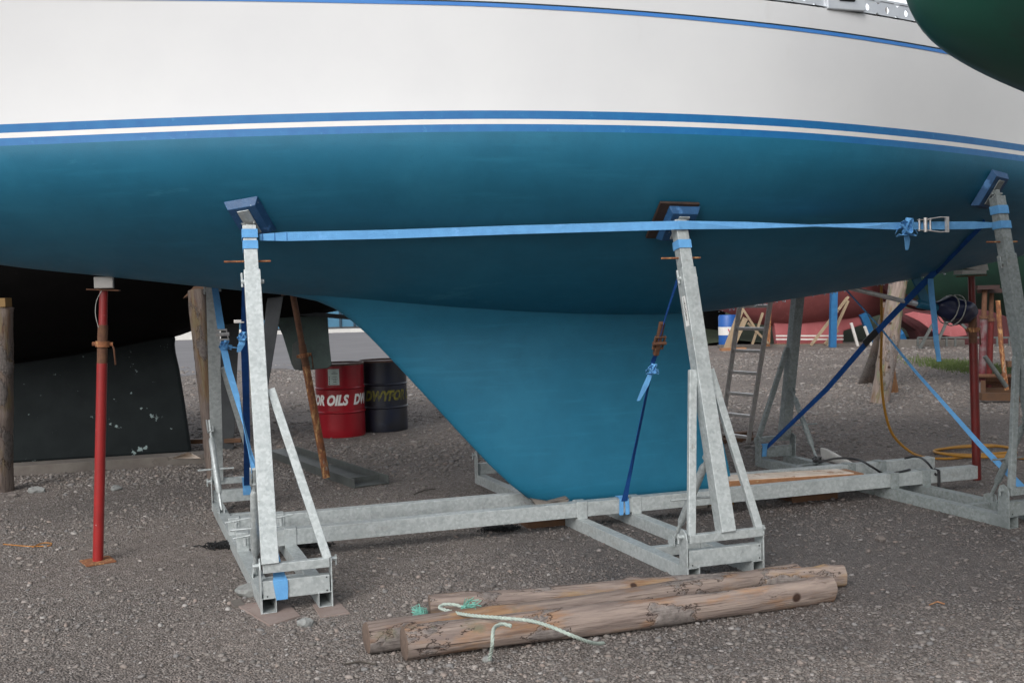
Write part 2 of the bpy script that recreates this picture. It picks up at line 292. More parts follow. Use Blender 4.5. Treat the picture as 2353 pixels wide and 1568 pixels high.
def groundmat():
    m,t,b=newmat('gravel_ground')
    v=noise_node(t,95,vor=True); v2=noise_node(t,40,vor=True); big=noise_node(t,.55,5); mid=noise_node(t,3.1,6); fine=noise_node(t,140,3)
    sep=t.nodes.new('ShaderNodeSeparateColor'); t.links.new(v.outputs['Color'],sep.inputs[0])
    c=mix(t,ramp(t,sep.outputs[0],0,1),(.115,.104,.097),(.25,.23,.218)); c=mix(t,ramp(t,sep.outputs[1],.93,.97),c,(.34,.33,.32))
    c=mix(t,ramp(t,v.outputs['Distance'],.45,.8),c,(.075,.066,.06))
    dust=mix(t,ramp(t,fine.outputs[0],.3,.7),(.205,.185,.172),(.14,.127,.118))
    c=mix(t,ramp(t,mid.outputs[0],.46,.66),c,dust); far=noise_node(t,17,8,rough=.75); c=mix(t,ramp(t,far.outputs[0],.5,.66),c,(.085,.075,.068)); far2=noise_node(t,24,6,rough=.8); c=mix(t,ramp(t,far2.outputs[0],.56,.68),c,(.40,.375,.355))
    c2=t.nodes.new('ShaderNodeMixRGB'); c2.blend_type='MULTIPLY'; c2.inputs[0].default_value=1
    t.links.new(c,c2.inputs[1]); t.links.new(mix(t,ramp(t,big.outputs[0],.35,.65),(1.22,1.14,1.09),(.93,.885,.86)),c2.inputs[2])
    wmo,patch_mask=darken_patch(t,c2.outputs[0])
    t.links.new(wmo,b.inputs['Base Color']); rw=t.nodes.new('ShaderNodeMapRange'); rw.inputs['To Min'].default_value=.88; rw.inputs['To Max'].default_value=.5; t.links.new(patch_mask,rw.inputs['Value']); t.links.new(rw.outputs[0],b.inputs['Roughness']); b.inputs['Specular IOR Level'].default_value=.3
    bm=t.nodes.new('ShaderNodeBump'); bm.inputs['Strength'].default_value=.9; bm.inputs['Distance'].default_value=.012; bm.invert=True
    t.links.new(v.outputs['Distance'],bm.inputs['Height']); t.links.new(bm.outputs[0],b.inputs['Normal']); return m
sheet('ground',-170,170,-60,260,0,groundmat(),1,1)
MT['tarmac']=PM('pale_tarmac',(.155,.15,.155),(.13,.125,.13),.7,rough=.9,bump=.2,bs=60)
b=MB(); r_=np.random.default_rng(3); xs=np.linspace(-60,2.5,160); b.grid([[(x,24.5+.7*math.sin(x*.9)+.5*math.sin(x*2.7)+r_.normal()*.35,.006) for x in xs],[(x,62,.006) for x in xs]]); obj('road',b,MT['tarmac'],kind='structure',origin=(0,0,0))
# loose stones: a few uncountable tens of thousands in one mesh
def stones(name,n,ylo,yhi,smin,smax,mat,xw=.58,dens=1.0,shapefn=None,seed=1):
    r=np.random.default_rng(seed)
    ph=(1+5**.5)/2
    iv=np.array([(-1,ph,0),(1,ph,0),(-1,-ph,0),(1,-ph,0),(0,-1,ph),(0,1,ph),(0,-1,-ph),(0,1,-ph),(ph,0,-1),(ph,0,1),(-ph,0,-1),(-ph,0,1)],float)/1.9
    it=np.array([(0,11,5),(0,5,1),(0,1,7),(0,7,10),(0,10,11),(1,5,9),(5,11,4),(11,10,2),(10,7,6),(7,1,8),(3,9,4),(3,4,2),(3,2,6),(3,6,8),(3,8,9),(4,9,5),(2,4,11),(6,2,10),(8,6,7),(9,8,1)])
    yy=ylo*(yhi/ylo)**r.random(n); xx=(r.random(n)*2-1)*(xw*yy+.3)
    # thin out in dusty patches
    k=np.sin(xx*1.7+2.1*np.sin(yy*.9))+np.sin(yy*2.3+1.3*np.sin(xx*1.1))+.8*np.sin(xx*.6-yy*.8+1)
    keep=r.random(n)<np.clip(.70-.30*k,.10,1); xx,yy=xx[keep],yy[keep]; n=len(xx)
    sz=smin*np.exp(r.exponential(.33,n)); sz=np.clip(sz,smin,smax)*(.72+.055*yy)
    dim=np.stack([sz*(.8+.6*r.random(n)),sz*(.6+.5*r.random(n)),sz*(.3+.35*r.random(n))],1)
    V=iv[None]*(1+.35*(r.random((n,12,1))-.5)); V=V*dim[:,None,:]
    a=r.random(n)*6.283; ca,sa=np.cos(a)[:,None],np.sin(a)[:,None]; tl=(r.random(n)-.5)[:,None]*.8
    X=V[:,:,0]*ca-V[:,:,1]*sa; Yv=V[:,:,0]*sa+V[:,:,1]*ca; Zv=V[:,:,2]+V[:,:,0]*tl*.5
    P=np.stack([X+xx[:,None],Yv+yy[:,None],Zv+(dim[:,2]*.35)[:,None]],2).reshape(-1,3)
    F=(it[None]+12*np.arange(n)[:,None,None]).reshape(-1)
    me=bpy.data.meshes.new(name); me.vertices.add(len(P)); me.vertices.foreach_set('co',P.ravel().astype(np.float32))
    nf=len(F)//3; me.loops.add(len(F)); me.loops.foreach_set('vertex_index',F.astype(np.int32)); me.polygons.add(nf)
    me.polygons.foreach_set('loop_start',np.arange(0,len(F),3,dtype=np.int32)); me.update(calc_edges=True); me.validate()
    me.materials.append(mat); o=bpy.data.objects.new(name,me); COL.objects.link(o)
    return setp(o,'loose grey and brown gravel stones scattered across the yard','gravel',None,'stuff')
def stonemat():
    m,t,b=newmat('loose_stone'); g=t.nodes.new('ShaderNodeNewGeometry')
    r=t.nodes.new('ShaderNodeValToRGB'); e=r.color_ramp.elements
    e[0].position=0; e[0].color=(.11,.10,.094,1); e[1].position=1; e[1].color=(.28,.265,.25,1)
    for p,c in((.3,(.165,.145,.13,1)),(.55,(.205,.182,.165,1)),(.72,(.165,.158,.155,1)),(.86,(.225,.18,.155,1)),(.992,(.30,.28,.265,1))):
        q=e.new(p); q.color=c
    t.links.new(g.outputs['Random Per Island'],r.inputs[0]); n=noise_node(t,120,3)
    c=mix(t,ramp(t,n.outputs[0],.3,.8),r.outputs[0],(.11,.10,.095)); t.links.new(darken_patch(t,r.outputs[0])[0],b.inputs['Base Color']); b.inputs['Roughness'].default_value=.75; return m
SM=stonemat()
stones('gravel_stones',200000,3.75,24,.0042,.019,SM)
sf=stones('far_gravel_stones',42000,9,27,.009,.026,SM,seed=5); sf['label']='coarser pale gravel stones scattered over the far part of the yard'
# ---------------------------------------------------------------- the yacht on the cradle
zw=spl([-6,-3.4,-2,-.7,.1,.9,1.9,3.0,4,5.2],[2.475,2.49,2.50,2.508,2.505,2.49,2.463,2.44,2.42,2.40])
zb=spl([-6.3,-6.0,-5.4,-4.6,-3.53,-2.95,-2.28,-1.73,-.6,.4,1.2,1.86,3.05,4.14,4.8,5.3],[3.3,2.95,2.5,2.13,1.89,1.81,1.72,1.65,1.51,1.455,1.465,1.53,1.67,1.84,1.97,2.1])
Wf=spl([-6.3,-5.6,-4.5,-3.3,-2,-1,0,1,2,3,4,4.6,5.3],[.0,.02,.36,.78,1.2,1.42,1.52,1.54,1.42,1.15,.80,.58,.32])
dS=spl([-6.3,-5.6,-4.5,-3.3,-2,0,2,4,5.3],[.03,.30,.30,.20,.13,.10,.10,.10,.12])
zc=spl([-6.3,-3.4,-1.67,-.73,.05,.85,2.03,3.2,5.3],[3.36,3.24,3.185,3.168,3.148,3.115,3.07,3.04,3.01])
zs=lambda s: zc(s)+.125
def half(s,z):
    W,b,wl,top=Wf(s),zb(s),zw(s),zs(s)
    if b>=wl-.03:
        return (W+dS(s))*max(0,min(1,(z-b)/(top-b)))**.75
    if z<=wl:
        v=max(0,(z-b)/(wl-b)); return W*(1-(1-v)**1.9)**.78
    u=(z-wl)/(top-wl); return W+dS(s)*u**1.4
def hp(s,z,side=-1,off=0): return H(s,side*(half(s,z)+off),z)
def hnormal(s,z,side=-1):
    e=.02; return nrm(np.cross(hp(s+e,z,side)-hp(s-e,z,side),hp(s,z+e,side)-hp(s,z-e,side)))*(1 if side<0 else -1)
def HX(x,y,off=0):   # where the near side of the hull is met
    d=ray(x,y); pv=None
    for k in np.arange(3.5,12,.01):
        P=O+d*k; s_,t_,z_=ST(P)
        if -6<s_<5.2 and zb(s_)<z_<zs(s_) and t_>-(half(s_,z_)+off): return P
    return T(x,y,0)
SS=np.linspace(-6.28,5.3,110)
yacht=thing('sailing_yacht',H(0,0,0),'white sailing yacht with teal bottom paint, held up by the galvanised cradle','sailing yacht')
def band(levels,off=0,ends=False):
    b=MB()
    for side in(-1,1): b.grid([[hp(s,z,side,off) for z in levels(s)] for s in SS])
    if ends: 
        s=SS[-1]; b.grid([[hp(s,z,-1,off) for z in levels(s)],[hp(s,z,1,off) for z in levels(s)]])
    return b
def clampz(s,z): return max(z,zb(s))
part('underbody',band(lambda s:[clampz(s,zb(s)+(zw(s)-zb(s))*v) for v in np.linspace(0,1,30)**1.35],0,True),MT['teal'],yacht,smooth=2)
part('boot_stripe',band(lambda s:[clampz(s,zw(s)+x) for x in(0,.02,.040)],0,True),MT['boot'],yacht,smooth=2)
part('boot_stripe',band(lambda s:[clampz(s,zw(s)+x) for x in(.067,.09,.112)],0,True),MT['boot'],yacht,smooth=2)
b=band(lambda s:[clampz(s,zw(s)+x) for x in(.040,.054,.067)],0,True); part('white_stripe',b,MT['gelw'],yacht,smooth=2)
part('topsides',band(lambda s:[clampz(s,zw(s)+.112+(zs(s)-zw(s)-.112)*v) for v in np.linspace(0,1,22)],0,True),MT['gel'],yacht,smooth=2)
part('cove_line',band(lambda s:[zc(s)-.019,zc(s)],.003),MT['cove'],yacht,smooth=2)
part('cove_shadow_line',band(lambda s:[zc(s),zc(s)+.007],.004),MT['dark'],yacht,smooth=2)  # dark strip paints in the shade of the groove above the cove line
b=MB(); SD=np.linspace(-6.0,5.3,50)
b.grid([[H(s,-(Wf(s)+dS(s))*k,zs(s)+.01+.06*(1-k*k)) for k in np.linspace(-1,1,9)] for s in SD]); part('deck',b,MT['gel'],yacht,smooth=True)
b=MB()
for s0,s1,w0,w1,hh in((-2.6,1.4,.62,.95,.36),(1.4,3.9,.98,.85,.24)):
    rows=[]
    for s,wd in((s0,w0*.9),(s0+.25,w0),((s0+s1)/2,(w0+w1)/2),(s1-.05,w1),(s1,w1*.97)):
        hz=hh*(.15 if s in(s0,) else 1); z0=zs(s)+.03
        rows.append([H(s,-wd,z0),H(s,-wd*.93,z0+hz*.9),H(s,-wd*.5,z0+hz),H(s,0,z0+hz*1.05),H(s,wd*.5,z0+hz),H(s,wd*.93,z0+hz*.9),H(s,wd,z0)])
    b.grid(rows); b.add(rows[-1],[tuple(range(7))]); b.add(rows[0],[tuple(range(7))])
part('coachroof',b,MT['gel'],yacht,bev=.01)
# perforated toe rail, near and far sides
PIT=.152
for side in(-1,1):
    s=-5.0; rail=MB()
    while s<5.1:
        f0=lambda q,z:H(q,side*(Wf(q)+dS(q)-.012),z)
        zt=zs(s+PIT/2)+.005; R=.022
        # frame with a round hole: outer ring of quad corners against 12-gon
        cz=zt+.045; hole=[(s+PIT/2+R*.75*math.cos(a),cz+R*math.sin(a)) for a in np.linspace(0,2*math.pi,13)[:-1]]
        outer=[]
        for a in np.linspace(0,2*math.pi,13)[:-1]:
            cx,cy=math.cos(a),math.sin(a); k=1/max(abs(cx),abs(cy)); outer.append((s+PIT/2+PIT/2*cx*k,cz+.045*cy*k))
        vs=[f0(q,z) for q,z in outer]+[f0(q,z) for q,z in hole]
        vs+=[p-N*side*.008 for p in vs]; n=12; fs=[]
        for i in range(n):
            j=(i+1)%n; fs+=[(i,j,n+j,n+i),(2*n+i,3*n+i,3*n+j,2*n+j),(n+i,n+j,3*n+j,3*n+i)]
        rail.add(vs,fs); s+=PIT
    for q0,q1 in zip(np.linspace(-5,5.1,40)[:-1],np.linspace(-5,5.1,40)[1:]):
        rail.bar(H(q0,side*(Wf(q0)+dS(q0)-.02),zs(q0)+.1),H(q1,side*(Wf(q1)+dS(q1)-.02),zs(q1)+.1),.03,.012,N)
    part('toe_rail',rail,MT['alu'],yacht)
b=MB(); q=1.28
b.box(H(q,-(Wf(q)+dS(q))+.0,zs(q)+.055),A*.13,N*.02,Z*.055); fl=part('fairlead',b,MT['alu'],yacht,bev=.006)
b=MB(); b.tube([H(q-.05,-(Wf(q)+dS(q))-.021,zs(q)+.07),H(q+.05,-(Wf(q)+dS(q))-.021,zs(q)+.07)],.02,12); part('fairlead_opening',b,MT['ink'],fl)
b=MB()
for q in (2.75,):
    P=H(q,-(Wf(q)+dS(q))+.07,zs(q)+.13); b.box(P,A*.09,N*.025,Z*.012); b.tube([P+A*-.03,P+A*-.03-N*.0+Z*-.05],.012,8); b.tube([P+A*.03,P+A*.03+Z*-.05],.012,8)
part('cleat',b,MT['alu'],yacht,bev=.004)
# keel : lofted foil sections, raked, filleted at the root
def keelmesh():
    zz=[.115,.12,.14,.19,.30,.45,.7,1.0,1.2,1.32,1.40,1.45,1.49,1.53,1.57,1.62,1.67]
    le=spl([.115,.12,.14,.19,.30,.53,.88,1.10,1.27,1.43,1.56,1.61,1.67],[.06,.0,-.09,-.23,-.36,-.58,-.88,-1.07,-1.22,-1.37,-1.53,-1.62,-1.86])
    te=spl([.115,.45,1.0,1.3,1.46,1.57],[1.40,1.33,1.16,1.08,1.12,1.3])
    th=spl([.115,.12,.15,.22,.5,1.2,1.36,1.44,1.50,1.57,1.67],[.03,.07,.115,.13,.135,.14,.15,.175,.21,.25,.28])
    rows=[]
    for z in zz:
        a0,a1,t0=le(z),te(z),th(z); r=[]
        n=30
        us=[.5*(1-math.cos(math.pi*i/n)) for i in range(n+1)]
        foil=lambda u:max(0,1.9*math.sqrt(u)-.55*u-1.3*u*u*.9-.18*u**3) if u<1 else 0
        for u in us: r.append(H(a0+(a1-a0)*u,-t0*foil(u)*.85,z))
        for u in us[-2:0:-1]: r.append(H(a0+(a1-a0)*u,t0*foil(u)*.85,z))
        rows.append(r)
    b=MB(); b.grid(rows,True); b.add(rows[0],[tuple(range(len(rows[0])))]); return b
part('keel',keelmesh(),MT['teal'],yacht,smooth=2)
# propeller shaft, strut, wrapped propeller
def onC(x,y,t=0): return T(x,y,t)
sh0,sh1=onC(1930,656),onC(2118,702)
b=MB(); b.tube([sh0-(sh1-sh0)*.25,sh1+(sh1-sh0)*.3],.018,14); part('propeller_shaft',b,MT['steel'],yacht,smooth=2)
b=MB(); bb0,bb1=onC(2105,697),onC(2172,711); b.tube([bb0,bb0+(bb1-bb0)*.04,bb1],[.026,.034,.032],14)
c0=lerp(bb0,bb1,.35); top=onC(2100,628)
b.bar(c0,top,.085,.014,A); stt=part('shaft_strut',b,MT['teal'],yacht,bev=.005)
b=MB(); b.tube([lerp(bb0,sh0,.08),lerp(bb0,sh0,-.02)],.02,12); part('shaft_anode',b,MT['alu'],stt,smooth=2)
bagc=[onC(2168,706),onC(2180,712),onC(2200,716),onC(2222,716),onC(2237,713)]
b=MB(); rows=[]
for i,u in enumerate(np.linspace(0,1,16)):
    c=lerp(onC(2150,703),onC(2240,712),u); r=.025+.095*math.sin(math.pi*min(1,u*.93+.05))**.8; ring=[]
    for k in range(20):
        a=2*math.pi*k/20; rr=r*(1+.13*math.sin(3*a+9*u)+.06*math.sin(7*a-14*u)); ring.append(c+N*math.cos(a)*rr+Z*(math.sin(a)*rr*(1.05 if math.sin(a)<0 else .72)))
    rows.append(ring)
b.grid(rows,True); b.add(rows[0],[tuple(range(20))]); b.add(rows[-1],[tuple(range(20))])
bag=thing('propeller_cover',onC(2200,712),'navy canvas bag tied with cord around the propeller of the white yacht','cover')
part('canvas',b,MT['navy'],bag,smooth=True)
for u in(.3,.45):
    c=lerp(onC(2150,703),onC(2240,712),u); r=.035+.097*math.sin(math.pi*min(1,u*.93+.05))**.8; b=MB()
    b.tube([c+A*.03*math.sin(a)+N*math.cos(a)*r+Z*math.sin(a)*r*(1.08 if math.sin(a)<0 else .8) for a in np.linspace(0,2*math.pi,22)],.005,6); part('cord',b,MT['cordw'],bag,smooth=True)
# ---------------------------------------------------------------- cradle
cr=thing('boat_cradle',H(.3,0,0),'long galvanised steel cradle with six leaning posts under the white yacht','boat cradle')
BZ=.145
for t0 in(-.29,.19):
    b=MB(); b.sq(H(-2.212-.081*(t0+.29),t0,BZ),H(3.36,t0,BZ),.08,.10,N); part('longitudinal_beam',b,MT['galv'],cr,bev=.006)
def Fp(s0,sh,u,t,z): return H(s0+u-sh*t,t,z)
POSTTOP={}
def frame(key,s0,sh,TT,wd,us,post,braces,strut_u,strut_t,dark,dz=0):
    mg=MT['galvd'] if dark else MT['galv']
    P=lambda u,t,z:Fp(s0,sh,u,t,z)
    for u in us:
        b=MB(); b.sq(P(u,-TT,.04+dz),P(u,TT,.04+dz),.076,.08,A,.0045); part('cross_beam',b,mg,cr,bev=.005)
        for t0 in(-.29,.19):
            b=MB(); c=P(u,t0,0); c=np.array([c[0],c[1],BZ-.004]); b.sq(c-A*.037,c+A*.037,.094,.122,N,.006); part('beam_sleeve',b,mg,cr,bev=.003)
    for sd in(-1,1):
        tt=sd*TT
        b=MB(); b.sq(P(.012,tt-sd*.03,.128),P(wd-.012,tt-sd*.03,.128),.05,.096,N,.005); part('end_channel',b,mg,cr,bev=.006)
        if sd<0:
          for u_,z_ in((.03,.095),(wd-.03,.095),(wd-.03,.165)):
            b=MB(); q=P(u_,tt-sd*.0045,z_); b.tube([q,q+N*sd*.0015],.0045,8); part('bolt_hole',b,MT['ink'],cr)
        for u in(.001,wd-.001):
            b=MB(); c=P(u,tt-sd*.045,0); prof=[(-.048,.0),(.048,.0),(.048,.24),(.034,.275),(0,.29),(-.034,.275),(-.048,.24)]
            b.prism([c+N*a_+Z*z_-A*.004 for a_,z_ in prof],A*.008); pl=part('end_plate',b,mg,cr,bev=.002)
            b=MB(); c=P(u,tt-sd*.045,.25); so_=1 if u>.1 else -1
            b.tube([c,c+A*so_*.035],.012,8); b.tube([c+A*so_*.03+Z*.02,c+A*so_*.03-Z*.035],.006,6); part('pivot_pin',b,mg,pl)
        b=MB(); zb_=.243; b.box(P(wd/2,tt-sd*.01,zb_),A*(wd/2-.012),N*.02,Z*.024); part('pivot_bar',b,mg,cr,bev=.003)
        top,pz=post[sd]
        base=P(post['u'],tt-sd*.012,.262); ax=nrm(top-base); L=np.linalg.norm(top-base)
        seam=base+ax*(L*post.get('seam',.86))
        b=MB(); b.sq(base,seam,.088,.084,A,.005); ps=part('support_post',b,mg,cr,bev=.006)
        b=MB(); b.sq(seam-ax*.02,top,.073,.070,A,.005); b.bar(top-ax*.01,top+ax*.045,.035,.03,A); part('inner_post',b,mg,ps,bev=.004)
        b=MB(); pp=lerp(seam,top,.22 if post.get('pin') is None else post['pin']); b.tube([pp-A*.145,pp+A*.105],.0055,8); part('locking_pin',b,MT['rust'],ps)
        b=MB(); nn=np.cross(ax,A); 
        q=seam-ax*.06; b.tube([q+A*.04,q+A*.062],.013,8); part('clamp_bolt',b,mg,ps)
        b=MB(); b.tube([q-A*.04,q-A*.06],.013,8); b.tube([q-A*.055-ax*.03,q-A*.055+ax*.05],.006,6); part('clamp_bolt',b,mg,ps)
        # pad
        hs_,hz=pz; hn=hnormal(hs_,hz,sd); c=hp(hs_,hz,sd)
        rot=post.get('rot',0); e1=nrm(A-hn*np.dot(A,hn)); e2=np.cross(hn,e1); e2=e2 if e2[2]>0 else -e2
        a1=e1*math.cos(rot)+e2*math.sin(rot); a2=-e1*math.sin(rot)+e2*math.cos(rot)
        b=MB(); off=.02
        if post.get('back') and sd<0:
            b2=MB(); b2.box(c+hn*.014-a1*.035+a2*.01,a1*.125,a2*.142,hn*.010); part('backing_board',b2,MT['padw'],ps,bev=.004); off=.042
        # bevelled face pad
        o1,o2,hh=.10,.135,.022; vs=[c+hn*(off-hh)+a1*i*o1+a2*j*o2 for j in(-1,1) for i in(-1,1)]+[c+hn*(off+hh)+a1*i*(o1-.02)+a2*j*(o2-.026) for j in(-1,1) for i in(-1,1)]
        b.add(vs,[(0,1,3,2),(4,6,7,5),(0,4,5,1),(2,3,7,6),(0,2,6,4),(1,5,7,3)]); pd=part('hull_pad',b,MT['pad'],ps,bev=.003)
        b=MB(); b.box(c+hn*(off+hh+.004),a1*.034,a2*.09,hn*.003)
        q=c+hn*(off+hh+.006); 
        for i in(-1,1): b.bar(q+a1*i*.028,top+A*i*.028-ax*.0,.008,.022,a1)
        b.tube([top+ax*.02-A*.04,top+ax*.02+A*.045],.008,8); part('pad_bracket',b,mg,pd,bev=.002)
        for (u0,u1,k) in braces:
            b=MB(); q0=P(u0,tt-sd*.012,.26); q1=lerp(base,top,k)+A*(u1)+N*0; b.bar(q0,q1,.045,.03,A); part('brace',b,mg,cr,bev=.003)
        # screw strut
        st=P(strut_u,sd*strut_t,.10); up_=lerp(base,top,post.get('sk',.28))-N*sd*.045+A*0
        ub=lerp(base,top,post.get('sk',.28)); ub=ub+A*post.get('so',0)
        b=MB(); d=nrm(ub-st); b.tube([st,st+d*.13],.012,8); b.tube([st+d*.13,st+d*.16,lerp(st,ub,.8)-d*.02,lerp(st,ub,.8)],[.014,.024,.024,.017],12)
        b.tube([lerp(st,ub,.8),ub],.012,8)
        for i in(-1,1): b.bar(lerp(st,ub,.86)+A*i*.02,ub+A*i*.02,.008,.03,A)
        b.bar(lerp(st,ub,.87)-A*.024,lerp(st,ub,.87)+A*.024,.01,.03,d); sp=part('screw_strut',b,mg,cr,smooth=2)
        b=MB(); mdp=lerp(st,ub,.45); b.tube([mdp-A*.13,mdp+A*.13],.007,8); part('strut_handle',b,mg,sp,smooth=2)
        b=MB()
        for i in(-1,1): c=st+A*i*.018; b.prism([c+N*x_+Z*z_-A*.003 for x_,z_ in((-.045,-.03),(.045,-.03),(.04,.02),(0,.035),(-.04,.02))],A*.006)
        part('strut_lug',b,mg,cr)
        POSTTOP[key,sd]=(base,top,ax)
    if strut_u not in us:
        for sd in(-1,1):
            b=MB(); b.sq(P(us[0]+.038,sd*strut_t,.04),P(us[1]-.038,sd*strut_t,.04),.05,.06,N); part('cross_bar',b,mg,cr,bev=.004)
def ptop(x,y,s_,z_,gap=.085):
    t=-(half(s_,z_)+gap); return T(x,y,t)
def far(s_,z_,gap=.085): return H(s_,half(s_,z_)+gap,z_)
c1,c2,c3=(ST(HX(x,y)) for x,y in((575,497),(1553,506),(2270,436)))
t1=ptop(572,521,-2.1,2.04); t2=ptop(1558,507,.38,2.02); t3=T(2290,452,c3[1]-.10)
frame('a',-2.254,.081,1.42,.366,(.038,.328),{'u':.05,-1:(t1,(c1[0],c1[2])),1:(far(-2.30,2.03),(-2.3,2.1)),'rot':.42,'sk':.27,'so':-.05},[(.345,.06,.50)],.03,.95,False,.008)
frame('b',-.01,.087,1.73,.48,(.038,.442),{'u':.245,-1:(t2,(c2[0],c2[2])),1:(far(.1,2.02),(.1,2.1)),'rot':0,'back':True,'sk':.27,'seam':.84},[(.03,-.055,.51),(.455,.055,.51)],.24,1.17,False)
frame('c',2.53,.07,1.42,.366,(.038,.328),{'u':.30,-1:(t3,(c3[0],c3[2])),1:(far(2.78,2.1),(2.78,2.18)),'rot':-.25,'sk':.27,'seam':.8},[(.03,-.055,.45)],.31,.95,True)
b=MB(); 
for u,t0 in((.038,-.42),(.038,.06),(.328,.06)):
    b=MB(); c=Fp(-2.254,.081,u,t0,.19); b.tube([c-A*.07,c+A*.09+Z*.02],.006,8); b.tube([c,c-Z*.05],.012,8)
    part('clamp_screw',b,MT['galv'],cr)
# maker's sticker on the middle post
base,top,ax=POSTTOP['b',-1]; A2=nrm(A-ax*(A@ax)); nf=nrm(np.cross(ax,N)); 
sc=lerp(base,top,(1.50-base[2])/(top[2]-base[2])); dn=-ax; fr=nrm(np.cross(ax,A))
if fr[1]>0: fr=-fr
b=MB(); c=sc-A2*.0455; L2,W2=.088,.022
b.add([c-A*.0012+fr*.010+ax*L2+fr*(-W2),c-A*.0012+fr*.010+ax*L2+fr*W2,c-A*.0012+fr*.010-ax*L2+fr*W2,c-A*.0012+fr*.010-ax*L2-fr*W2],[(0,1,2,3)])
stk=part('maker_sticker',b,MT['letw'],cr)
def textmesh(s,size=1,bold=0,shear=0,ext=0.0):
    cu=bpy.data.curves.new('t','FONT'); cu.body=s; cu.size=size; cu.shear=shear; cu.offset=bold; cu.align_x='CENTER'; cu.align_y='CENTER'; cu.resolution_u=3; cu.extrude=ext
    o=bpy.data.objects.new('t',cu); COL.objects.link(o); bpy.context.view_layer.update()
    me=bpy.data.meshes.new_from_object(o.evaluated_get(bpy.context.evaluated_depsgraph_get())); vs=[tuple(v.co) for v in me.vertices]; fs=[tuple(p.vertices) for p in me.polygons]
    bpy.data.objects.remove(o); bpy.data.curves.remove(cu); bpy.data.meshes.remove(me); return vs,fs
b=MB()
for i,chh in enumerate('JACOBS'):
    vs,fs=textmesh(chh,.028,.0006); q=c-A2*.0032+fr*.012+ax*(.068-.023*i); b.add([q+fr*x*1.0+ax*y for x,y,_ in vs],fs)
part('sticker_lettering',b,MT['ink'],stk,fix=False)
# ---------------------------------------------------------------- straps
def wrap(name,b,base,top,ax,z,w,mat,size=.041,parent=None):
    c=lerp(base,top,(z-base[2])/(top[2]-base[2])); nn=np.cross(ax,A); s_=size
    ring=[c+A*i*s_+nn*j*s_ for i,j in((-1,-1),(1,-1),(1,1),(-1,1),(-1,-1))]
    b.ribbon(ring,[ax*w]*5,.004); return c
def strap(name,label,mat,pts,wvs,group='blue ratchet straps on the cradle'):
    tg=thing(name,pts[0],label,'strap',group); b=MB(); b.ribbon(pts,wvs); part('webbing',b,mat,tg); return tg
def buckle(tg,p,d,wv,mat=None,opened=False,s=1.):
    d=nrm(d); w_=nrm(wv); n_=nrm(np.cross(d,w_)); n_=n_ if n_[1]<0 else -n_
    b=MB()
    for i in(-1,1): b.bar(p-d*.05*s+w_*i*.033*s+n_*.012,p+d*.05*s+w_*i*.033*s+n_*.012,.004,.022*s,w_); 
    for k in(-.045,.0,.045): b.tube([p+d*k*s-w_*.038*s+n_*.015,p+d*k*s+w_*.038*s+n_*.015],.006*s,8)
    b.tube([p-w_*.045*s+n_*.02,p+w_*.045*s+n_*.02],.012*s,8)
    bk=part('ratchet_buckle',b,mat or MT['steel'],tg)
    if opened:
        b=MB(); e=p+d*.17
        for i in(-1,1): b.tube([p+w_*i*.036+d*.02+n_*.02,p+w_*i*.048+d*.12+n_*.03,e+w_*i*.045+n_*.03],.004,6)
        b.bar(e-w_*.05+n_*.03,e+w_*.05+n_*.03,.016,.02,d); part('buckle_handle',b,MT['steel'],bk)
def knot(tg,p,mat,r=.035,tail=None,seed=0):
    rr=np.random.default_rng(seed); b=MB()
    for k,(dx,dz,tw) in enumerate(((-.9,-.35,.5),(.85,-.3,-.5),(.1,.55,.2),(-.3,.2,1.2))):
        d_=nrm(A*dx+Z*dz); c_=p+d_*r*.45; sd_=nrm(np.cross(d_,N)); pts=[c_+d_*math.cos(a)*r*.75-N*(.012*k+.010*math.sin(a))+sd_*math.sin(a)*r*.38 for a in np.linspace(.3,6.0,16)]
        b.ribbon(pts,[nrm(N*.75+sd_*.5*math.cos(a+tw)+d_*.35*math.sin(a))*.036 for a in np.linspace(.3,6.0,16)],.003)
    b.box(p-N*.02,A*r*.33,N*.012,Z*r*.36)
    if tail is not None: b.ribbon([p,lerp(p,tail,.5)+N*-.01,tail],[A*.03,A*.042,A*.022],.003)
    part('knot',b,mat,tg)
# 1 horizontal along the near posts
bA,tA,aA=POSTTOP['a',-1]; bB,tB,aB=POSTTOP['b',-1]; bC,tC,aC=POSTTOP['c',-1]
tz=lambda base,top,z: ST(lerp(base,top,(z-base[2])/(top[2]-base[2])))[1]
p1=T(596,545,tz(bA,tA,1.97)-.0); p2=T(1180,528,-1.20); p3=T(1560,517,tz(bB,tB,1.97)-.05); p4=T(2055,519,tz(bC,tC,2.0)-.08); p5=T(2278,517,tz(bC,tC,2.0)-.01)
pts=[p1,lerp(p1,p2,.1),lerp(p1,p2,.5)-Z*.004,p2,lerp(p2,p3,.5),p3,lerp(p3,p4,.3),lerp(p3,p4,.6),lerp(p3,p4,.8),p4]
f5=.05; wv=[Z*.035,Z*f5,Z*f5,Z*f5,Z*f5,Z*f5,Z*.042+N*.02,Z*.014+N*.045,Z*.03+N*.035,Z*.045]
h1=strap('ratchet_strap','light blue horizontal strap stretched along the tops of the three near posts',MT['web'],pts,wv)
b=MB(); b.ribbon([p4,lerp(p4,p5,.4),lerp(p4,p5,.8),p5],[Z*.045,Z*.05,Z*.05,Z*.035]); part('webbing',b,MT['web'],h1)
b=MB()
for k in np.linspace(.012,.105,3): q=lerp(p1,p2,k); b.bar(q-Z*.022-N*.003,q+Z*.022-N*.003,.003,.002,A)
part('stitching',b,MT['webd'],h1)
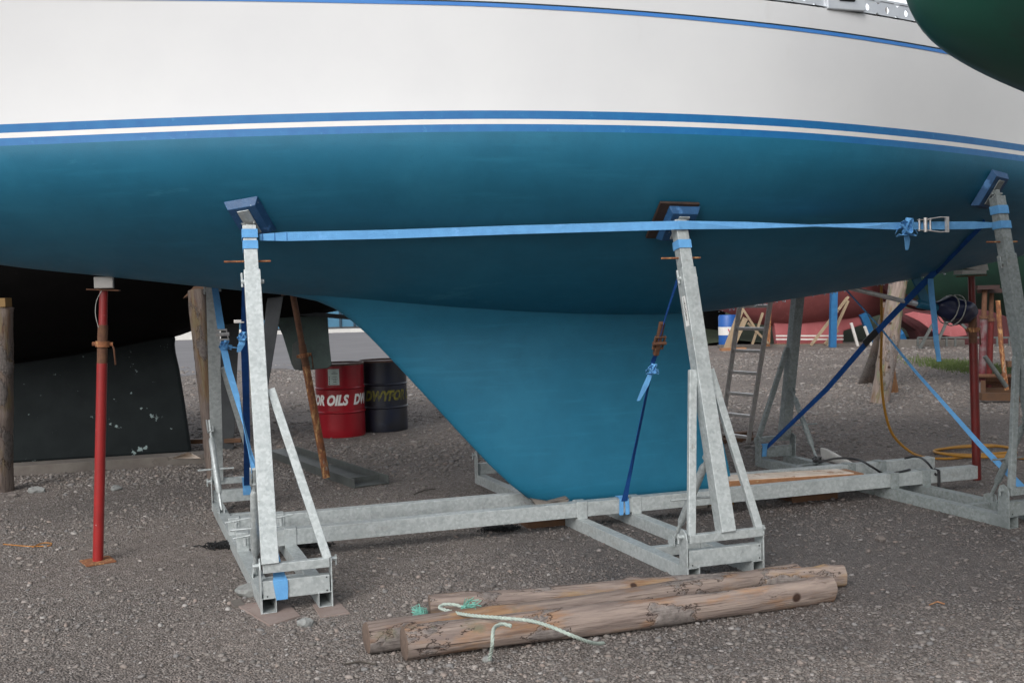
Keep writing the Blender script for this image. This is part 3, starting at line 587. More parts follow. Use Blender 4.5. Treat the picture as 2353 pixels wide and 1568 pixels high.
b=MB(); wrap('',b,bA,tA,aA,ST(p1)[2]+.01,.05,None); wrap('',b,bA,tA,aA,ST(p1)[2]-.052,.048,None,.039); part('post_loop',b,MT['web'],h1)
b=MB(); wrap('',b,bB,tB,aB,ST(p3)[2]-.115,.05,None,.039); part('post_loop',b,MT['web'],h1)
b=MB(); wrap('',b,bC,tC,aC,ST(p5)[2]+.0,.05,None,.04); wrap('',b,bC,tC,aC,ST(p5)[2]+.10,.055,None,.039); part('post_loop',b,MT['web'],h1)
kp=T(2080,528,ST(p4)[1]-.02); knot(h1,kp,MT['web'],.062,T(2083,574,ST(p4)[1]),3)
buckle(h1,T(2120,517,tz(bC,tC,2.0)-.06),p5-p4,Z,None,True)
# 2 beside the keel
q0=T(1557,640,-1.17); q1=T(1524,742,-.98); q2=T(1500,830,-.80); q3=T(1490,880,-.72); q4=T(1434,1150,-.345)
nx=nrm(np.cross(nrm(q4-q0),N))
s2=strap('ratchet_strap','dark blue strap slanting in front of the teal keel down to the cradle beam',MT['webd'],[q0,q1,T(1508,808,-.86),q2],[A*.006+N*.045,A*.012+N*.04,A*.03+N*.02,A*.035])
b=MB(); b.ribbon([q2,q3,lerp(q3,q4,.5),lerp(q3,q4,.85),q4],[A*.03,A*.03+N*.03,A*.034+N*.03,A*.03,A*.045]); part('webbing',b,MT['webd'],s2)
buckle(s2,lerp(T(1516,760,-.93),T(1508,808,-.86),.5),q2-q1,A,MT['rustd'],False,1.0)
b=MB(); b.bar(T(1521,740,-.97),T(1506,815,-.85),.035,.03,A); part('buckle_body',b,MT['rustd'],s2,bev=.006)
knot(s2,T(1497,850,-.78),MT['web'],.036,T(1466,920,-.78),5)
b=MB(); qq=ST(q4); 
for ds in(-.018,.02): b.ribbon([H(qq[0]+ds*.6,-.29+.05,.20),H(qq[0]+ds*.8,-.29,.205),H(qq[0]+ds,-.34,.20),H(qq[0]+ds*1.2,-.341,.14),H(qq[0]+ds*1.2,-.338,.085)],[A*.03]*5,.004)
part('beam_loop',b,MT['web'],s2)
# 3,4 crossing straps of the left frame; 5,6 of the right frame
bAf,tAf,aAf=POSTTOP['a',1]; bCf,tCf,aCf=POSTTOP['c',1]
L0=T(492,640,.82); L1=T(505,715,.62)
e=T(640,1325,-1.385); s3=strap('ratchet_strap','light blue buckled strap from the far left post down to the near end channel',MT['web'],[T(492,650,.85),T(508,755,.55)],[A*.045,A*.05])
pp=[T(513,795,.45),T(525,850,.3),T(542,905,.10),T(560,975,-.15),T(574,1035,-.35),T(592,1110,-.6),T(612,1200,-.95),T(636,1300,-1.3)]
b=MB(); b.ribbon(pp,[A*.045,A*.045,A*.04,A*.01+N*.045,A*.02+N*.045,A*.05+N*.02,A*.05,A*.05]); part('webbing',b,MT['web'],s3)
buckle(s3,T(511,772,.5),pp[1]-pp[0],A); knot(s3,T(518,795,.44),MT['web'],.035,T(553,800,.4),2)
b=MB(); b.ribbon([T(636,1300,-1.3),T(641,1320,-1.37),T(644,1334,-1.424),T(646,1352,-1.424),T(648,1376,-1.424)],[A*.05,A*.06,A*.075,A*.07,A*.058],.004); part('channel_loop',b,MT['web'],s3)
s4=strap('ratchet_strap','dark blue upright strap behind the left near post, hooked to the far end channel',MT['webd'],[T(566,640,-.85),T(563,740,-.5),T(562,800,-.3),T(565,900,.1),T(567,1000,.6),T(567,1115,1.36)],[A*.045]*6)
b=MB(); b.ribbon([T(567,1095,1.35),T(567,1100,1.352),T(567,1136,1.352)],[A*.08,A*.07,A*.055],.004); part('channel_loop',b,MT['web'],s4)
b=MB(); bp=T(553,738,-.5); b.bar(bp-A*.04,bp+A*.02,.02,.02,Z); part('ratchet_buckle',b,MT['steel'],s4,bev=.003)
knot(s4,T(560,775,-.42),MT['web'],.03,T(548,808,-.4),9)
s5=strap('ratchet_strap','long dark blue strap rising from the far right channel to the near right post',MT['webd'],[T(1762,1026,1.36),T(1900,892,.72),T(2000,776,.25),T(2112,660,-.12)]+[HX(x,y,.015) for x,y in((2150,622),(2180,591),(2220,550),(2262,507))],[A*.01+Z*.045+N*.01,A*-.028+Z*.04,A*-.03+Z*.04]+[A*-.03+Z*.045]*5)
b=MB(); b.ribbon([T(1985,790,.3),T(2014,760,.2)],[A*-.034+Z*.048]*2,.012); part('buckle_body',b,MT['cable'],s5)
b=MB(); b.ribbon([T(1757,1018,1.352),T(1757,1024,1.351),T(1755,1048,1.351)],[A*.08,A*.05,A*.045],.004); part('channel_loop',b,MT['web'],s5)
s6=strap('ratchet_strap','light blue strap crossing behind the red prop down to the near right channel',MT['web'],[T(1925,645,.8),T(2025,756,.4),T(2100,850,.05),T(2250,1020,-.75),T(2352,1123,-1.2),T(2400,1170,-1.40)],[A*.008+Z*.01,A*.01+Z*.012,A*.022+Z*.012,A*.035+Z*.02,A*.04+Z*.03,A*.045+Z*.03])
# hanging tail under the stern
b=MB(); b.ribbon([T(2137,640,-.2),T(2140,680,-.2),T(2146,730,-.2),T(2150,780,-.2),T(2157,830,-.2)],[A*.05,A*.055,A*.052,A*.048,A*.04],.004)
obj('strap_tail',b,MT['web'],label='loose pale blue strap end hanging beside the navy propeller bag',cat='strap',origin=T(2157,830,-.2))
# ---------------------------------------------------------------- props
def prop(name,base,top,label,mat,r=.03,inner=.8,wood=None,tilt=None,group='steel props standing in the yard',mi=None,plate=True,basemat=None,collar=True):
    tg=thing(name,base,label,'steel prop',group); ax=nrm(top-base); sj=lerp(base,top,inner)
    e1=nrm(np.cross(ax,N)); e1=e1 if e1@A>0 else -e1; e2=np.cross(ax,e1)
    b=MB(); b.tube([base+ax*.006,lerp(base,sj,.84)],r,16); part('outer_tube',b,mat,tg,smooth=2)
    b=MB(); ps=[];rs=[]
    for i in range(31):
        k=.84+.16*i/30; ps.append(lerp(base,sj,k)); rs.append(r*(1.0 if i%2 else .95))
    b.tube(ps,rs,14); part('threaded_sleeve',b,MT['rustd'],tg,smooth=2)
    b=MB(); b.tube([sj-ax*.01,top-ax*.01],r*.8,16); part('inner_tube',b,mi or mat,tg,smooth=2)
    if collar:
        cc=lerp(base,sj,.92); b=MB(); b.tube([cc-ax*.018,cc+ax*.018],r*1.35,14)
        for i in(-1,1): b.tube([cc,cc+e1*i*r*1.9],r*.4,8)
        cl=part('collar_nut',b,MT['rust'],tg,smooth=2)
        b=MB(); q=cc+e1*r*1.75; b.tube([q,q+e1*.01-Z*.03,q+e1*.016-Z*.13],.006,8); part('collar_handle',b,MT['rustd'],cl,smooth=True)
    b=MB(); b.box(top-ax*.005,e1*.095,e2*.07,ax*.005); part('head_plate',b,MT['rustd'],tg,bev=.002)
    if plate:
        b=MB(); b.box(base+Z*.006,A*.085+N*.03,N*.085-A*.03,Z*.005); part('foot_plate',b,MT['rust'],tg,bev=.002)
    return tg
rp0=G(225,1290); rp1=T(238,664,ST(G(225,1290))[1]-.02)
prop('steel_prop',rp0,rp1,'bright red steel prop under the white yacht, standing alone on the left',MT['red'],.032,.87)
c=T(239,649,ST(rp1)[1]); b=MB(); b.box(c,A*.055,N*.05,Z*.036); obj('packing_block',b,MT['wht'],bev=.004,label='small white wooden block on top of the bright red prop',cat='block')
rr0=G(2244,1102); rr1=T(2231,632,ST(rr0)[1])
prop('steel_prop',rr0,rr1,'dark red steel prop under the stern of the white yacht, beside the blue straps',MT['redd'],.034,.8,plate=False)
b=MB(); t_=ST(rr1)[1]; cR0=T(2232,625,t_); b.box(T(2228,625,t_),A*.12,N*.05,Z*.018); obj('packing_board',b,MT['wht'],bev=.003,label='flat pale board lying on top of the dark red prop',cat='board')
b=MB(); b.prism([T(2212,618,t_)-N*.04,T(2263,621,t_)-N*.04,T(2258,598,t_)-N*.04,T(2238,600,t_)-N*.04],N*.08); obj('packing_wedge',b,MT['wht'],bev=.003,label='pale wooden wedge between the flat board and the yacht stern',cat='wedge')
r0=G(750,1098,.07); r1=T(672,672,ST(r0)[1]+.1)
prop('steel_prop',r0,r1,'leaning rusty steel prop standing in the grey channel near the red oil drum',MT['rust'],.034,.72,mi=MT['rustd'],plate=False)
# channel under the rusty prop
b=MB(); g0=G(590,1040); g1=G(815,1122); d=nrm(g1-g0); sdv=np.cross(Z,d); 
b.box((g0+g1)/2+sdv*.16+Z*.012,(g1-g0)/2,sdv*.16,Z*.006)
b.box((g0+g1)/2+Z*.04,(g1-g0)/2,sdv*.006,Z*.04); b.box((g0+g1)/2+sdv*.32+Z*.04,(g1-g0)/2,sdv*.006,Z*.04)
b.box(g1-d*.18+sdv*.16+Z*.035,d*.006,sdv*.15,Z*.03)
obj('steel_channel',b,MT['channel'],bev=.003,label='dull grey steel channel lying on the gravel under the rusty prop',cat='channel')
# steel plates under left frame
for pts_,lb in(([(543,1393),(604,1385),(665,1392),(690,1417),(619,1440)],'large rusty steel plate under the left foot of the near left cradle frame'),([(718,1392),(766,1372),(804,1411),(736,1421)],'smaller rusty steel plate under the right foot of the near left cradle frame')):
    b=MB(); b.prism([G(x,y,-.004) for x,y in pts_],Z*.012); obj('steel_plate',b,MT['plate'],bev=.002,label=lb,cat='steel plate',group='steel plates under the cradle')
b=MB(); b.prism([G(x,y,0) for x,y in((525,1383),(552,1378),(562,1392),(540,1396))],Z*.01); obj('board_scrap',b,MT['timberg'],label='thin pale scrap of board beside the large rusty plate',cat='scrap')
# ---------------------------------------------------------------- logs
def log(name,p,q,r0,r1,mat,label,group=None,seed=0,cat='log',endm=True,bend=.01,n=40,m_=22,knots=6,up=None):
    rr=np.random.default_rng(seed); p,q=np.asarray(p),np.asarray(q); L=np.linalg.norm(q-p); X=nrm(q-p); Yv=nrm(np.cross(Z if abs(X[2])<.9 else A,X)); Zv=np.cross(X,Yv)
    rows=[]; kn=[(rr.random()*L,rr.random()*6.28,.010+.012*rr.random()) for _ in range(knots)]; ph=rr.random(6)*6
    for i in range(n+1):
        x=L*i/n; r=r0+(r1-r0)*i/n; row=[]
        cy=bend*1.8*math.sin(math.pi*i/n*1.6+ph[0]); cz=0
        for k in range(m_):
            a=2*math.pi*k/m_; rad=r*(1+.05*math.sin(2*a+ph[1]+x*.8)+.045*math.sin(3*a+ph[2]-x*1.7)+.02*math.sin(9*a+ph[3]+x*9)+.035*math.sin(x*5.3+ph[4])+.015*math.sin(5*a+x*14))+rr.normal()*.0011
            for kx,ka,kh in kn:
                da=(a-ka+math.pi)%(2*math.pi)-math.pi; rad+=kh*math.exp(-((x-kx)/.03)**2-(da*r/.03)**2)
            row.append((x,cy+rad*math.cos(a),cz+rad*math.sin(a)))
        rows.append(row)
    b=MB(); b.grid(rows,True); b.cur=1
    for j,i in((0,0),(n,n)):
        rw=rows[i]; c=np.mean(rw,axis=0); sgn=-1 if i==0 else 1
        inner=[tuple(lerp(v,c,.12)+np.array([sgn*.004,0,0])) for v in rw]; o=len(b.v); b.add(rw+inner+[tuple(c+np.array([sgn*.004,0,0]))],[(k,(k+1)%m_,m_+(k+1)%m_,m_+k) for k in range(m_)]+[(m_+k,m_+(k+1)%m_,2*m_) for k in range(m_)])
    me=bpy.data.meshes.new(name); me.from_pydata(b.v,[],b.f); me.materials.append(mat); me.materials.append(MT['logend']); me.polygons.foreach_set('material_index',b.mi)
    bb=bmesh.new(); bb.from_mesh(me); bmesh.ops.remove_doubles(bb,verts=bb.verts,dist=1e-5); bmesh.ops.recalc_face_normals(bb,faces=bb.faces); bb.to_mesh(me); bb.free()
    me.shade_smooth(); o=bpy.data.objects.new(name,me); COL.objects.link(o)
    M=Matrix.Identity(4)
    for i in range(3): M[i][0]=X[i];M[i][1]=Yv[i];M[i][2]=Zv[i];M[i][3]=p[i]
    o.matrix_world=M; md=o.modifiers.new('edge','EDGE_SPLIT'); md.split_angle=R_(50)
    return setp(o,label,cat,group)
gA0,gA1=G(928,1530),G(1915,1386)
up=lambda g,r: np.array([g[0],g[1],r])
dy=np.array([0,.06,0])
log('log',up(gA0+dy,.076),up(gA1+dy,.062),.078,.063,MT['log'],'thick front log with peeling bark, nearest the camera','logs lying beside the cradle',1)
gB0,gB1=G(840,1512),G(1842,1350)
log('log',up(gB0+dy,.074),up(gB1+dy,.058),.075,.056,MT['log2'],'middle log with orange and mossy patches, jutting out furthest left','logs lying beside the cradle',2)
gC0,gC1=G(985,1424),G(1945,1352)
log('log',up(gC0+dy,.058),up(gC1+dy,.055),.06,.055,MT['log3'],'thin rear log with cracked bark, jutting out furthest right','logs lying beside the cradle',3)
# green rope over the logs
def roped(name,pts,r,label,mat,fray=None):
    tg=thing(name,pts[0],label,'rope'); c=curve(pts,int(60)); L=sum(np.linalg.norm(c[i+1]-c[i]) for i in range(59)); n=max(60,int(L/.008)); c=curve(pts,n); b=MB()
    tg_=[nrm(c[min(i+1,n-1)]-c[max(i-1,0)]) for i in range(n)]
    for k in range(3):
        st=[]
        for i in range(n):
            u=nrm(np.cross(tg_[i],Z)); v=np.cross(tg_[i],u); a=2*math.pi*k/3+i*L/n*95; st.append(c[i]+(u*math.cos(a)+v*math.sin(a))*r*.5)
        b.tube(st,r*.56,6)
    part('twisted_strands',b,mat,tg,smooth=True)
    if fray is not None:
        b=MB(); rr=np.random.default_rng(4)
        for _ in range(26):
            e=fray[0]+np.array([rr.normal()*.035,rr.normal()*.02,abs(rr.normal())*.02+.004]); mdl=lerp(fray[1],e,.5)+rr.normal(size=3)*.012; b.tube([fray[1]+rr.normal(size=3)*.005,mdl,e],.0022,4)
        part('frayed_end',b,MT['ropefray'],tg)
    return tg
def lg(x,y,z): return G(x,y,z)
roped('rope',[lg(1065,1394,.125),lg(1045,1388,.135),lg(1018,1388,.135),lg(1010,1393,.13),lg(1035,1403,.13),lg(1080,1412,.15),lg(1150,1418,.165),lg(1220,1425,.165),lg(1270,1440,.168),lg(1310,1457,.155),lg(1345,1471,.11),lg(1372,1477,.06),lg(1387,1476,.04)],.0085,'pale green twisted rope lying diagonally across the logs',MT['rope'],(lg(1090,1398,.13),lg(1062,1394,.13)))
roped('rope',[lg(1175,1437,.158),lg(1155,1432,.166),lg(1140,1437,.166),lg(1132,1455,.16),lg(1131,1475,.13),lg(1128,1495,.075),lg(1124,1513,.03)],.0085,'short pale green rope end hanging down the front log',MT['rope'])
b=MB(); rr=np.random.default_rng(8); f0=G(978,1420,.03)
for _ in range(60):
    e=G(944+rr.random()*26,1392+rr.random()*26,.01+.05*rr.random()); b.tube([f0+rr.normal(size=3)*.008,lerp(f0,e,.5)+rr.normal(size=3)*.012+Z*.01,e],.0022,4)
obj('rope_tuft',b,MT['ropefray'],label='tangled tuft of frayed green rope at the left end of the thin log',cat='rope')
# ---------------------------------------------------------------- oil drums
def drum(base,label,mat,txt,tmat,ang,rad=.292,hgt=.88,lab=None):
    tg=thing('oil_drum',base,label,'oil drum','oil drums behind the yacht')
    b=MB(); pf=[(.0,rad-.004),(.02,rad),(.28,rad),(.295,rad+.012),(.31,rad),(.565,rad),(.58,rad+.012),(.595,rad),(hgt-.02,rad),(hgt,rad-.003)]
    pf=[(0,rad-.004),(.018,rad)]+[(.018+.26*i/3,rad) for i in(1,2)]+[(.285,rad),(.292,rad+.008),(.300,rad+.012),(.308,rad+.008),(.315,rad),(.40,rad),(.48,rad),(.572,rad),(.579,rad+.008),(.587,rad+.012),(.595,rad+.008),(.602,rad),(.7,rad),(.8,rad),(hgt-.02,rad)]
    n=48; rows=[[base+np.array([r*math.cos(2*math.pi*k/n),r*math.sin(2*math.pi*k/n),z]) for k in range(n)] for z,r in pf]
    b.grid(rows,True); part('drum_body',b,mat,tg,smooth=2)
    b=MB(); b.grid([[base+np.array([r*math.cos(2*math.pi*k/n),r*math.sin(2*math.pi*k/n),z]) for k in range(n)] for z,r in((hgt-.02,rad+.004),(hgt,rad+.005),(hgt+.004,rad-.004),(hgt-.015,rad-.01),(hgt-.016,.001))],True); lid=part('rim_and_lid',b,MT['drumrim'],tg,smooth=2)
    b=MB(); b.tube([base+np.array([.15,.0,hgt-.02]),base+np.array([.15,0,hgt-.004])],.03,12); part('bung',b,MT['drumrim'],lid,smooth=2)
    bt=MB()
    for s_,a0,size in txt:
        vs,fs=textmesh(s_,size,.008,.28); kx=.86/(max(v[0] for v in vs)-min(v[0] for v in vs))
        R=rad+.002; bt.add([base+np.array([R*math.sin(a0+x*kx/rad),-R*math.cos(a0+x*kx/rad),.445+y]) for x,y,_ in vs],fs)
    part('lettering',bt,tmat,tg,fix=False)
    if lab:
        R=rad+.002; b=MB(); b.grid([[base+np.array([R*math.sin(a),-R*math.cos(a),z]) for a in np.linspace(lab[0],lab[1],6)] for z in(.635,.825)]); lp=part('paper_label',b,MT['paper'],tg)
        b=MB(); R+=.001
        for i,(w0,zz,hh) in enumerate(((.09,.772,.007),(.07,.735,.004),(.09,.712,.004),(.06,.695,.004),(.05,.672,.006),(.045,.788,.003),(.07,.65,.003))):
            cm=lab[0]+(lab[1]-lab[0])*.6; b.grid([[base+np.array([R*math.sin(a),-R*math.cos(a),z]) for a in np.linspace(cm-w0*1.4,cm+w0*1.4,4)] for z in(zz-hh/2,zz+hh/2)])
        for i in range(5):
            a=lab[0]+.035; z=.65+.02*i; b.grid([[base+np.array([R*math.sin(q),-R*math.cos(q),zz]) for q in(a,a+.035)] for zz in(z-.006,z+.006)])
        part('label_print',b,MT['ink'],lp)
    return tg
d1=G(775,1006)+np.array([0,.29,0]); va=math.atan2(d1[0],d1[1])
drum(d1,'bright red oil drum with white lettering, standing left of the dark drum',MT['drumr'],[('DWYFOR OILS',-.98,.165),('DWYFOR OILS',2.16,.165)],MT['letw'],va,lab=(-.30,.16))
d2=G(877,993)+np.array([0,.29,0])
drum(d2,'dark navy oil drum with faded yellow lettering, right of the red drum',MT['drumb'],[('DWYFOR OILS',.70,.165)],MT['lety'],va)
# ---------------------------------------------------------------- black boat behind on the left
bk=thing('black_hulled_boat',G(230,1070),'black hulled boat with a deep grey keel standing behind the white yacht','boat')
K0=np.array([*G(22,1082)[:2],0]); K1=np.array([*G(478,1050)[:2],0]); KA=nrm(K1-K0); KN=np.array([-KA[1],KA[0],0]); KN=KN if KN[1]>0 else -KN
def onK(x,y,o=0):
    d=ray(x,y); P0=K0+KN*(.35+o); return O+d*(((P0-O)@KN)/(d@KN))
kk=[onK(-500,770),onK(403,772),onK(401,790),onK(403,810),onK(412,850),onK(424,925),onK(440,1038),onK(25,1062),onK(-600,1100)]
b=MB(); b.prism([p-KN*.06 for p in kk],KN*.22); part('keel',b,MT['blackkeel'],bk,bev=.03)
# hull: profile of centreline from the photograph, sections swept
def oldboat(s0,s1,prof,W,top,org,ax_,nn,ns=60,zw_=None,p1=1.7,p2=.7,flare=.1):
    def row(s,lv): 
        b_=prof(s); w_=W(s); r=[]
        for v in lv:
            z=b_+(top(s)-b_)*v; f=(1-(1-min(1,v*1.35))**p1)**p2 if v<1/1.35 else 1; r.append((s,w_*f+flare*max(0,v-.6),z))
        return r
    return lambda lv,side:[[org+ax_*s+nn*(side*t)+Z*z for s,t,z in row(s_,lv)] for s_ in np.linspace(s0,s1,ns)]
Lk=lambda P:(P-K0)@KA
pk=[onK(403,774),onK(440,758),onK(490,748),onK(600,736),onK(647,731),onK(714,725),onK(774,714),onK(900,690)]
prof=spl([-9]+[Lk(p) for p in pk]+[Lk(pk[-1])+1.2],[1.25]+[p[2] for p in pk]+[2.0])
sE=Lk(pk[-1])+.9
hb=oldboat(-7,sE,prof,spl([-7,-4,-1,1,2.5,4,sE],[.05,1.1,1.5,1.55,1.4,1.1,.7]),lambda s:3.0,K0+KN*.38,KA,KN)
b=MB(); lv=np.linspace(0,.7,14)
for sd in(-1,1): b.grid(hb(lv,sd))
part('hull_bottom',b,MT['blackboat'],bk,smooth=2)
b=MB(); lv=np.linspace(.7,1,6)
for sd in(-1,1): b.grid(hb(lv,sd))
r1_,r2_=hb([1],-1),hb([1],1); b.grid([[a_[0],c_[0]] for a_,c_ in zip(r1_,r2_)]); r1_,r2_=hb(np.linspace(0,1,12),-1)[-1],hb(np.linspace(0,1,12),1)[-1]; b.grid([r1_,r2_])
part('topsides',b,MT['greenfar'],bk,smooth=2)
b=MB(); b.prism([onK(x,y,.0) for x,y in((630,728),(752,724),(757,790),(762,838),(752,846),(690,851),(676,848),(670,836),(650,770))],KN*.05); rd=part('rudder',b,MT['greyfin'],bk,bev=.01)
b=MB(); b.prism([onK(x,y,-.02) for x,y in((672,790),(688,780),(692,848),(680,850),(670,836))],KN*.02); part('rudder_strap',b,MT['channel'],rd)
b=MB(); b.bar(onK(680,718,-.05),onK(850,733,-.05),.05,.05,Z); part('rubbing_strake',b,MT['darkplank'],bk)
b=MB(); b.prism([onK(x,y,-.6) for x,y in((617,655),(655,655),(614,902),(607,935),(596,935),(602,800))],KN*.09); obj('timber_prop',b,MT['darkplank'],bev=.006,label='wide dark grey plank tapering down behind the left near post',cat='timber prop')
b=MB(); b.prism([onK(x,y,.15) for x,y in((508,700),(552,700),(536,1046),(505,1046))],KN*.08); obj('timber_prop',b,MT['darkplank'],bev=.006,label='dark upright board standing behind the far left cradle post',cat='timber prop')
# beam under the black keel
b=MB(); q0,q1=G(-260,1112),G(500,1062); b.bar(q0+Z*.05+KN*.1,q1+Z*.05+KN*.1,.1,.26,Z); obj('timber_beam',b,MT['timberg'],bev=.006,label='long grey timber beam on the ground under the black boat keel',cat='timber beam')
b=MB(); q0,q1=G(380,1045),G(560,1040); b.bar(q0+Z*.1+KN*.35,q1+Z*.1+KN*.35,.05,.1,Z); obj('timber_beam',b,MT['timberd'],bev=.006,label='short dark beam behind the foot of the far left cradle post',cat='timber beam')
b=MB(); b.prism([G(395,1052,.13),G(462,1052,.13),G(440,1040,.16),G(432,1038,.2)],KN*.1-Z*.02); obj('bark_chip',b,MT['timberw'],label='pale torn bark chip at the bottom corner of the black boat keel',cat='bark')
# trunk props of the black boat
def trunk(px0,py0,px1,py1,r0,r1,label,seed,mat,dep=None,group='tree trunk props under the boats',tz=None):
    g=G(px0,py0); top=Y(px1,py1,(dep or g[1])+.05); return log('trunk_prop',g-Z*.02,top,r0,r1,mat,label,group,seed,'trunk prop',n=50,m_=20,bend=.015)
trunk(5,1128,6,706,.095,.085,'thick upright trunk prop at the left edge, under the black boat',21,MT['trunk'])
c=Y(2,695,G(5,1128)[1]+.05); b=MB(); b.box(c,np.array([.07,0,0]),np.array([0,.06,0]),Z*.04); obj('packing_block',b,MT['timbery'],bev=.003,label='yellow wooden block on top of the trunk prop at the left edge',cat='block')
trunk(492,1095,452,668,.062,.085,'slim leaning trunk prop beside the far left cradle post',22,MT['trunk'],9.55)
b=MB(); c=Y(450,665,9.6); b.prism([c+np.array([-.13,0,-.08]),c+np.array([-.02,0,.03]),c+np.array([.10,0,.04]),c+np.array([.10,0,-.01]),c+np.array([-.03,0,-.03])],(0,.12,0)); obj('packing_wedge',b,MT['timberd'],label='split brown wedge on top of the slim leaning trunk prop',cat='wedge')
# ---------------------------------------------------------------- green boat overhead at the right (nearer the camera)
gb=thing('green_hulled_boat',(4.6,2.6,0),'green hulled boat whose rounded end overhangs the top right corner','boat')
gA=nrm((1.0,-.12,0)); gN=np.array([-gA[1],gA[0],0]); GO=np.array([0,4.1,0])
pg=[Y(x,y,4.1-.12*((x-1176)/FPX*4.1)) for x,y in((2070,-40),(2080,5),(2100,48),(2128,84),(2168,118),(2240,158),(2352,205))]
gs=[(p-GO)@gA for p in pg]
pg=[p+Z*.02 for p in pg]
gprof=spl(gs+[gs[-1]+.6,gs[-1]+1.6,gs[-1]+4,gs[-1]+7],[p[2] for p in pg]+[2.12,1.75,1.4,1.5])
g0s=gs[0]
gW=spl([g0s,g0s+.08,g0s+.3,g0s+.8,g0s+2,g0s+4,g0s+7],[.02,.25,.56,.88,1.2,1.3,1.1])
def grow(s,side,lv):
    zb_=gprof(s); zt=3.55; return [GO+gA*s+gN*(side*(gW(s)*(1-(1-min(1,v*1.5))**2.2)**.6+.1*v))+Z*(zb_+(zt-zb_)*v) for v in lv]
b=MB(); SG=g0s+ (np.linspace(0,1,70)**1.6)*6.9; lv=np.linspace(0,1,30)
rowsL=[grow(s,-1,lv) for s in SG]; rowsR=[grow(s,1,lv) for s in SG]
b.grid(rowsL); b.grid(rowsR); b.grid([rowsL[0],rowsR[0]]); b.grid([rowsL[-1],rowsR[-1]])
part('hull',b,MT['green'],gb,smooth=2)
b=MB(); b.grid([[l[-1],r[-1]] for l,r in zip(rowsL,rowsR)]); part('deck',b,MT['gel'],gb)
b=MB(); b.prism([GO+gA*(g0s+x)-gN*.09+Z*z for x,z in((2.4,1.9),(6.6,1.6),(6.4,.12),(3.3,.12))],gN*.18); part('keel',b,MT['green'],gb,bev=.03)
# ---------------------------------------------------------------- timbers among the cradle beams
b=MB(); w0,w1=H(1.28,-.05,.165),H(2.42,-.08,.140); b.box((w0+w1)/2,(w1-w0)/2,N*.11,Z*.05); tb=obj('timber_baulk',b,MT['timber'],bev=.004,label='orange-brown timber baulk with a pale top lying between the cradle beams',cat='timber')
b=MB(); b.box((w0+w1)/2+Z*.0535-A*.04,(w1-w0)/2*.92,N*.105,Z*.003); part('pale_top',b,MT['timberw'],tb)
for (x,y,hw,hz,mt,lb) in((1270,1200,.17,.035,'timberd','dark timber block under the near beam, left of the middle frame'),(1615,1158,.06,.035,'timberg','grey timber block under the near beam, behind the middle post'),(1668,1152,.09,.035,'timbery','yellow timber block under the near beam, right of the middle post'),(1880,1140,.2,.03,'timberd','reddish dark timber block under the near beam, towards the right frame')):
    c=G(x,y+12); c=np.array([c[0],c[1],hz])+N*.14; b=MB(); b.box(c,A*hw,N*.1,Z*hz); obj('timber_block',b,MT[mt],bev=.004,label=lb,cat='timber block',group='blocks under the cradle beam')
for (pts_,lb) in(([(1222,1146),(1262,1152),(1308,1146),(1300,1158),(1232,1160)],'pale thin wedge under the front toe of the teal keel'),([(1262,1152),(1303,1141),(1304,1144),(1275,1156)],'small brown wedge beside the pale one under the keel toe')):
    b=MB(); b.prism([T(x,y,-.26) for x,y in pts_],N*.05); obj('keel_wedge',b,MT['timberg' if 'pale' in lb else 'timber'],label=lb,cat='wedge')
b=MB(); m0,m1=G(1902,1042,.12),G(1962,1062,.14); b.prism([m0+Z*.05,m1+Z*.0,m1-Z*.05,m0-Z*.06],N*.12); obj('fender_board',b,MT['wht'],bev=.01,label='off-white board leaning behind the far cradle beam on the right',cat='board')
b=MB(); 
for k in range(3): b.tube(curve([G(1868+rr.random()*18,1048+rr.random()*12,.1+.08*rr.random()) for _ in range(6)],30),.012,6)
obj('cable_tangle',b,MT['cable'],smooth=True,label='black cable tangle at the foot of the far right strut',cat='cable')
b=MB(); b.tube(curve([G(1880,1062,.17),G(1920,1052,.21),G(1965,1054,.215),G(2000,1070,.205),G(2030,1088,.13),G(2058,1085,.20),G(2090,1078,.205)],40),.009,8); b.tube(curve([G(2078,1052,.23),G(2100,1048,.24),G(2130,1062,.23),G(2150,1090,.16)],24),.009,8)
obj('black_cable',b,MT['cable'],smooth=True,label='black cable draped over the right ends of the cradle beams',cat='cable')
b=MB(); c=H(2.98,-.345,.14); b.tube([c+Z*.05,c,c-Z*.1],.012,8); b.tube([c+Z*.05,c+Z*.055+N*.05],.01,6); obj('cord_tie',b,MT['cable'],label='black cord tied round the right end of the near beam',cat='cord')
# yellow hose
pts=[T(2024,640,1.0),T(2025,760,1.1),T(2024,860,1.2),T(2034,950,1.25),T(2052,1000,1.3),T(2088,1035,1.3),G(2120,1049,.012),G(2170,1053,.012),G(2250,1044,.012)]
b=MB(); b.tube(curve(pts,60),.0125,8)
lp=[]
for k in range(52):
    a=-.6+k*.36; lp.append(G(2240+math.cos(a)*(92+3*math.sin(k)),1035+math.sin(a)*(12+2.5*math.cos(k*.31))+1.5*math.sin(k*.7),.012+.012*(k//18)))
b.tube(curve([G(2250,1044,.012)]+lp[2:],150),.0125,8); b.tube(curve([lp[40],G(2320,1050,.03),G(2420,1056,.012)],16),.0125,8)
obj('hose',b,MT['hose'],smooth=True,label='yellow hose hanging from the yacht stern and coiled on the gravel',cat='hose')
